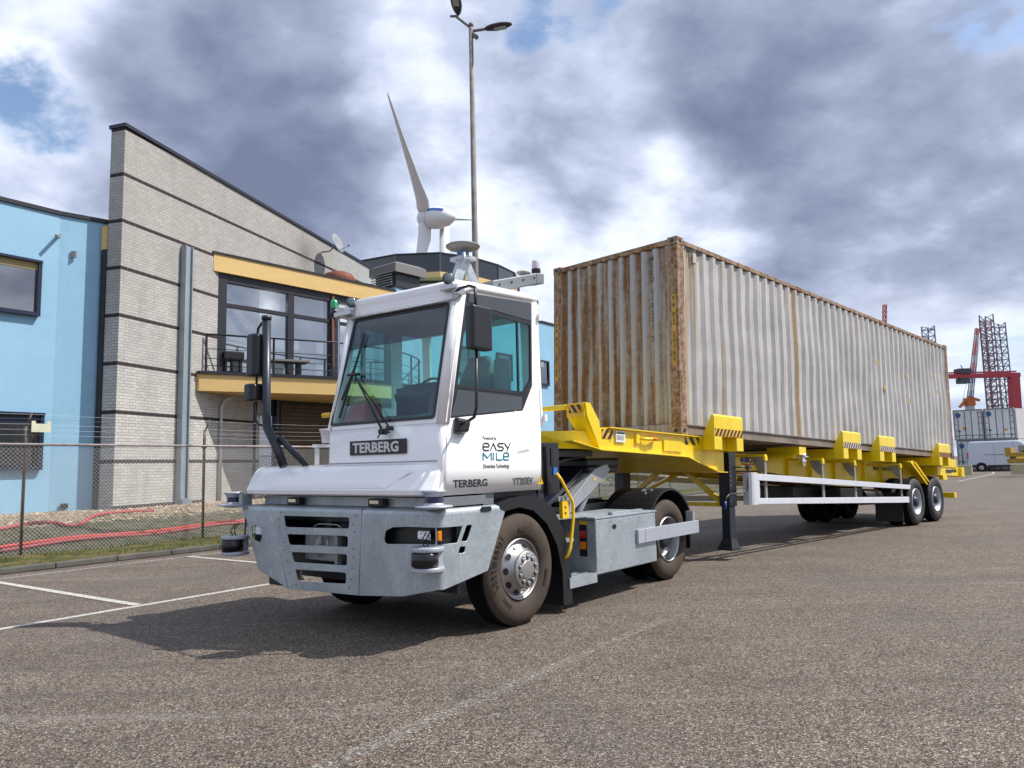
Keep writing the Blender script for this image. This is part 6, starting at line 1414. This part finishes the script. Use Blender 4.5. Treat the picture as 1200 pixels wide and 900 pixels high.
for nm_,m_,pts_ in (('air_hose',REDL,[(1.2,.64,-.42),(2.6,.60,-.50),(4.4,.62,-.56),(6.2,.60,-.66)]),('air_hose',BLUL,[(1.2,.66,-.46),(2.8,.60,-.55),(4.6,.62,-.60),(6.2,.60,-.70)]),('electric_cable',BLK,[(1.2,.62,-.36),(2.2,.655,-.47),(3.4,.64,-.45),(4.5,.65,-.53),(6.4,.64,-.6)])):
    q=MB(); q.tube(pts_,.012,6); q.build(nm_,m_,YT)
# rear end
q=MB(); q.box(10.9,12.55,.02,2.42,-.42,-.20); q.box(11.17,12.3,.0,.12,-.22,-.012); q.box(12.5,12.72,-.05,2.49,-.44,-.2); q.build('rear_frame',YEL,YT,bevel=.01)
q=MB(); q.box(11.9,12.07,-.02,2.46,-.96,-.83); q.box(11.9,12.0,.5,.6,-.84,-.42); q.box(11.9,12.0,1.8,1.9,-.84,-.42); q.build('underrun_bar',YEL,YT,bevel=.01)
q=MB(); q.box(11.5,11.9,.009,.0195,-.35,-.27); q.box(11.95,12.3,.009,.0195,-.32,-.26); q.build('black_scuff_marks',BLACKTXT,YT)
q=MB(); q.box(11.2,11.5,-.0,.10,-.52,-.42); q.build('rear_lamp_box',YEL,YT)
# ================================================================ rusty container
RC=thing('shipping_container','rusty pale grey forty foot shipping container resting on the yellow trailer','container',CO,CF.a,tilt=CTILT)
def f_rusty(t,b,front=False,frame=False):
    O=t.O; sx=t.add('ShaderNodeSeparateXYZ'); t.link(O,sx.inputs[0]); X,Y,Z=sx.outputs
    st=t.noise(t.mapping(O,sc=(7,7,.28)),1.0,6,.68); st2=t.noise(t.mapping(O,sc=(22,22,1.1)),1.0,5,.7); bl=t.noise(O,1.1,6,.65); fn=t.noise(O,26,5,.7); sp=t.noise(O,9,6,.75)
    rust=t.mix(t.mapr(fn,.3,.7),(.070,.030,.010,1),(.235,.115,.035,1)); rust=t.mix(t.mapr(st2,.40,.65,0,.45),rust,(.33,.19,.09,1))
    if frame:
        base=t.mix(t.mapr(fn,.35,.65),(.10,.042,.018,1),(.23,.11,.045,1)); k=t.mapr(t.math('ADD',sp,t.math('MULTIPLY',st,.4)),.60,.78)
        c=t.mix(t.math('MULTIPLY',k,.75),base,(.42,.32,.23,1)); c=t.mix(t.mapr(t.noise(O,14,5,.8),.60,.66),c,(.045,.018,.010,1))
    elif front:
        base=t.mix(bl,(.30,.315,.34,1),(.48,.49,.51,1))
        dep=t.mapr(X,.006,.040)     # recessed panels hold the rust
        k=t.math('ADD',t.math('MULTIPLY',st,1.0),t.math('MULTIPLY',st2,.38)); k=t.math('ADD',k,t.math('MULTIPLY',dep,.17)); k=t.math('ADD',k,t.mapr(Y,.3,2.3,.0,.06))
        k=t.math('ADD',k,t.mapr(Z,0.0,.35,.10,0)); k=t.math('ADD',k,t.math('MULTIPLY',t.math('SUBTRACT',sp,.5),.35))
        c=t.mix(t.mapr(k,.68,.80,0,.5),base,(.36,.28,.19,1)); c=t.mix(t.mapr(k,.79,.95),c,rust)
    else:
        base=t.mix(t.mapr(bl,.3,.7),(.37,.365,.355,1),(.575,.565,.545,1)); base=t.mix(t.mapr(st2,.42,.62,0,.45),base,(.27,.26,.245,1)); base=t.mix(t.mapr(st,.5,.68,0,.4),base,(.62,.61,.59,1))
        k=t.math('ADD',st,t.math('MULTIPLY',st2,.3)); k=t.math('ADD',k,t.mapr(Z,2.2,2.75,0,.05)); k=t.math('ADD',k,t.mapr(X,0.1,2.2,.17,0)); k=t.math('ADD',k,t.mapr(Z,.1,.7,.05,0))
        c=t.mix(t.mapr(k,.80,.90,0,.8),base,(.36,.245,.13,1))
        # welded seam streak
        d=t.math('ABSOLUTE',t.math('SUBTRACT',t.math('ADD',X,t.math('MULTIPLY',t.math('SUBTRACT',bl,.5),.08)),3.72)); c=t.mix(t.math('MULTIPLY',t.mapr(t.math('ADD',d,t.math('MULTIPLY',st2,.10)),.06,.17,1,0),t.mapr(fn,.3,.6,.45,1)),c,(.40,.265,.13,1))
        sc=t.noise(t.mapping(O,sc=(1,1,2)),1.7,8,.75); c=t.mix(t.math('MULTIPLY',t.mapr(sc,.60,.68,0,.55),t.mapr(Z,.2,1.3,1,0)),c,(.60,.59,.56,1))
        rs=t.noise(O,2.2,4,.6); c=t.mix(t.mapr(rs,.71,.76),c,(.17,.07,.03,1))
    t.link(c,b.inputs['Base Color']); t.link(t.bump(t.math('ADD',fn,bl),.25,.006),b.inputs['Normal']); b.inputs['Roughness'].default_value=.62; b.inputs['Specular IOR Level'].default_value=.3
RSIDE=mat('weathered pale grey container steel',(.4,.4,.4),.6,0,lambda t,b:f_rusty(t,b))
RFRONT=mat('rust streaked container front',(.4,.35,.3),.6,0,lambda t,b:f_rusty(t,b,True))
RFRAME=mat('rusty container frame',(.3,.2,.1),.7,0,lambda t,b:f_rusty(t,b,False,True))
RRAIL=mat('brown grey container rail',(.22,.19,.165),.65,.1,var=.3,vscale=3,dirt=.6,dirtc=(.22,.13,.07))
L,Wd,H=12.19,2.438,2.896
def corr(q,axis,length,z0,z1,off,pitch,depth,sign,flip=False,margin=.0,wob=0):
    """trapezoid corrugated sheet; profile runs along the length, recess goes inwards"""
    pts=[]; n=round(length/pitch); p=length/n
    for i in range(n):
        a=i*p; pts+=[(a,0),(a+p*.26,0),(a+p*.50,1),(a+p*.76,1)]
    pts.append((length,0)); rnd=random.Random(3)
    nz=9; rows=[]
    for j in range(nz):
        z=z0+(z1-z0)*j/(nz-1); row=[]
        for (a,d) in pts:
            dd=off+sign*(d*depth+wob*(math.sin(a*1.9+z*2.1)+math.sin(a*.7-z*3.3+1)+.6*math.sin(a*5.1+z*1.3))*math.sin(math.pi*j/(nz-1))); 
            row.append(q.bm.verts.new((margin+a,dd,z) if axis=='x' else (dd,margin+a,z)))
        rows.append(row)
    for j in range(nz-1):
        for i in range(len(pts)-1): q.bm.faces.new((rows[j][i],rows[j][i+1],rows[j+1][i+1],rows[j+1][i]))
q=MB(); corr(q,'x',L-.36,.155,H-.11,.012,.278,.040,1,margin=.18,wob=.009); q.build('side_wall',RSIDE,RC,flip=False)
q=MB(); corr(q,'x',L-.36,.155,H-.11,Wd-.012,.278,.040,-1,margin=.18,wob=.004); q.build('side_wall',RSIDE,RC,flip=False)
q=MB(); corr(q,'y',Wd-.32,.16,H-.11,.012,.212,.046,1,margin=.16); fw=q.build('front_wall',RFRONT,RC,flip=False)
q=MB(); q.box(.02,L-.02,.03,Wd-.03,H-.06,H-.03); q.build('roof',RSIDE,RC)
q=MB(); q.box(.06,L-.1,.1,Wd-.1,.02,.12); q.build('floor',RRAIL,RC)
for y in (0,Wd-.08):
    q=MB(); q.box(.17,L-.17,y+.008,y+.072,H-.10,H-.03); q.build('top_rail',RFRAME,RC,bevel=.006)
    yy=(y+.01,y+.07); q=MB(); q.box(.17,L-.17,yy[0],yy[1],.012,.028); q.box(.17,L-.17,y+.032,y+.045,.028,.14); q.box(.17,L-.17,yy[0],yy[1],.14,.156); q.build('bottom_rail',RRAIL,RC)
q=MB(); q.box(.01,.07,.16,Wd-.16,H-.10,H-.02); q.build('header_rail',RFRAME,RC,bevel=.006)
q=MB(); q.box(.01,.08,.16,Wd-.16,.01,.155); q.build('sill_rail',RFRONT,RC,bevel=.006)
for x in (0,1):
    for y in (0,1):
        def bxx(q,a0,a1,b0,b1,z0,z1):
            X0,X1=(a0,a1) if x==0 else (L-a1,L-a0); Y0,Y1=(b0,b1) if y==0 else (Wd-b1,Wd-b0); q.box(X0,X1,Y0,Y1,z0,z1)
        q=MB(); bxx(q,.006,.10,.004,.165,.12,H-.12); bxx(q,.10,.175,.006,.05,.12,H-.12); cp=q.build('corner_post',RFRAME,RC,bevel=.008)
        for z0 in (0,H-.118):
            # casting: block with dark oval openings
            q=MB(); bxx(q,0,.178,0,.162,z0,z0+.118); cc=q.build('corner_casting',RFRAME,cp,bevel=.006)
            q=MB(); Y=(-.0015 if y==0 else Wd+.0015); XX=(.089 if x==0 else L-.089); q.lathe([(.032,0),(.001,0)],(XX,Y,z0+.059),(0,-1 if y==0 else 1,0),12)
            Xf=(-.0015 if x==0 else L+.0015); Yc=(.08 if y==0 else Wd-.08); q.lathe([(.030,0),(.001,0)],(Xf,Yc,z0+.059),(-1 if x==0 else 1,0,0),12); q.build('casting_opening',BLK,cc)
# rear doors
q=MB(); q.box(L-.06,L-.02,.16,Wd-.16,.15,H-.11); q.build('rear_door',RSIDE,RC)
q=MB()
for y in (.45,.95,1.5,2.0): q.cyl((L-.0,y,.1),(L-.0,y,H-.1),.02,seg=8)
q.build('lock_bar',RFRAME,RC)
# markings
PEEL=mat('faded container lettering',(.06,.065,.07),.6)
q=MB(); z=2.60
for ch in 'MRKU 518221 2':
    if ch!=' ': q.addmesh(text_mesh(ch,.115,.0012,.001,align='CENTER',sx=.9),M3((.0085,.452,z),(0,-1,0),(0,0,1)))
    z-=.106 if ch!=' ' else .075
q.build('serial_lettering',PEEL,RC,flip=False)
YST=mat('faded yellow label',(.52,.32,.05),.6,dirt=.5,dirtc=(.25,.12,.04))
for yc,z0,z1 in ((.075,.98,2.03),(Wd-.075,.98,1.96)):
    q=MB(); q.box(-.0015,.005,yc-.035,yc+.035,z0,z1); lb=q.build('height_label',YST,RC)
    q=MB()
    for i,ch in enumerate("9'6\" HIGH  CONTAINER"[::1]):
        if ch==' ': continue
        zz=z1-.07-i*(z1-z0-.1)/20; q.addmesh(text_mesh(ch,.060,.0008,.001 if i>5 else .003,align='CENTER'),M3((-.0030,yc,zz),(0,-1,0),(0,0,1)))
    q.build('label_print',BLACKTXT,lb,flip=False)
q=MB()
for i in range(10):
    a=.20+i*.05; q.prism([(a,H-.17),(a+.025,H-.17),(a+.045,H-.11),(a+.02,H-.11)],lambda x,z,t:(x,t,z),.004,.0075)
q.build('corner_stripes',BLACKTXT,RC)
q=MB(); q.box(.42,.50,-.004,.008,H-.32,H-.17); q.build('small_plate',mat('pale decal',(.5,.48,.42),.6,dirt=.4),RC)
YD=mat('small faded yellow decal',(.50,.34,.10),.6,dirt=.4)
for (x,z) in ((7.4,1.85),(7.75,1.35),(9.3,1.2),(9.1,1.75),(11.2,1.55),(11.0,1.95)):
    q=MB(); q.box(x,x+.12,.005,.0105,z,z+.10); q.build('decal',YD,RC)
q=MB()
for x,z0,n,s_ in ((9.2,2.45,5,'51822'),(11.0,2.5,6,'MRKU51')):
    for i,ch in enumerate(s_): q.addmesh(text_mesh(ch,.10,.001,0,align='CENTER'),M3((x,.0095,z0-i*.11),(1,0,0),(0,0,1)))
q.build('side_lettering',mat('faint grey lettering',(.2,.2,.2),.6),RC,flip=False)
rl=MB(); rl.lathe([(.06,0),(.055,.05),(.001,.06)],(-.02,.70,-.02),(0,0,1),14); rl.build('red_front_lamp',REDL,YT)
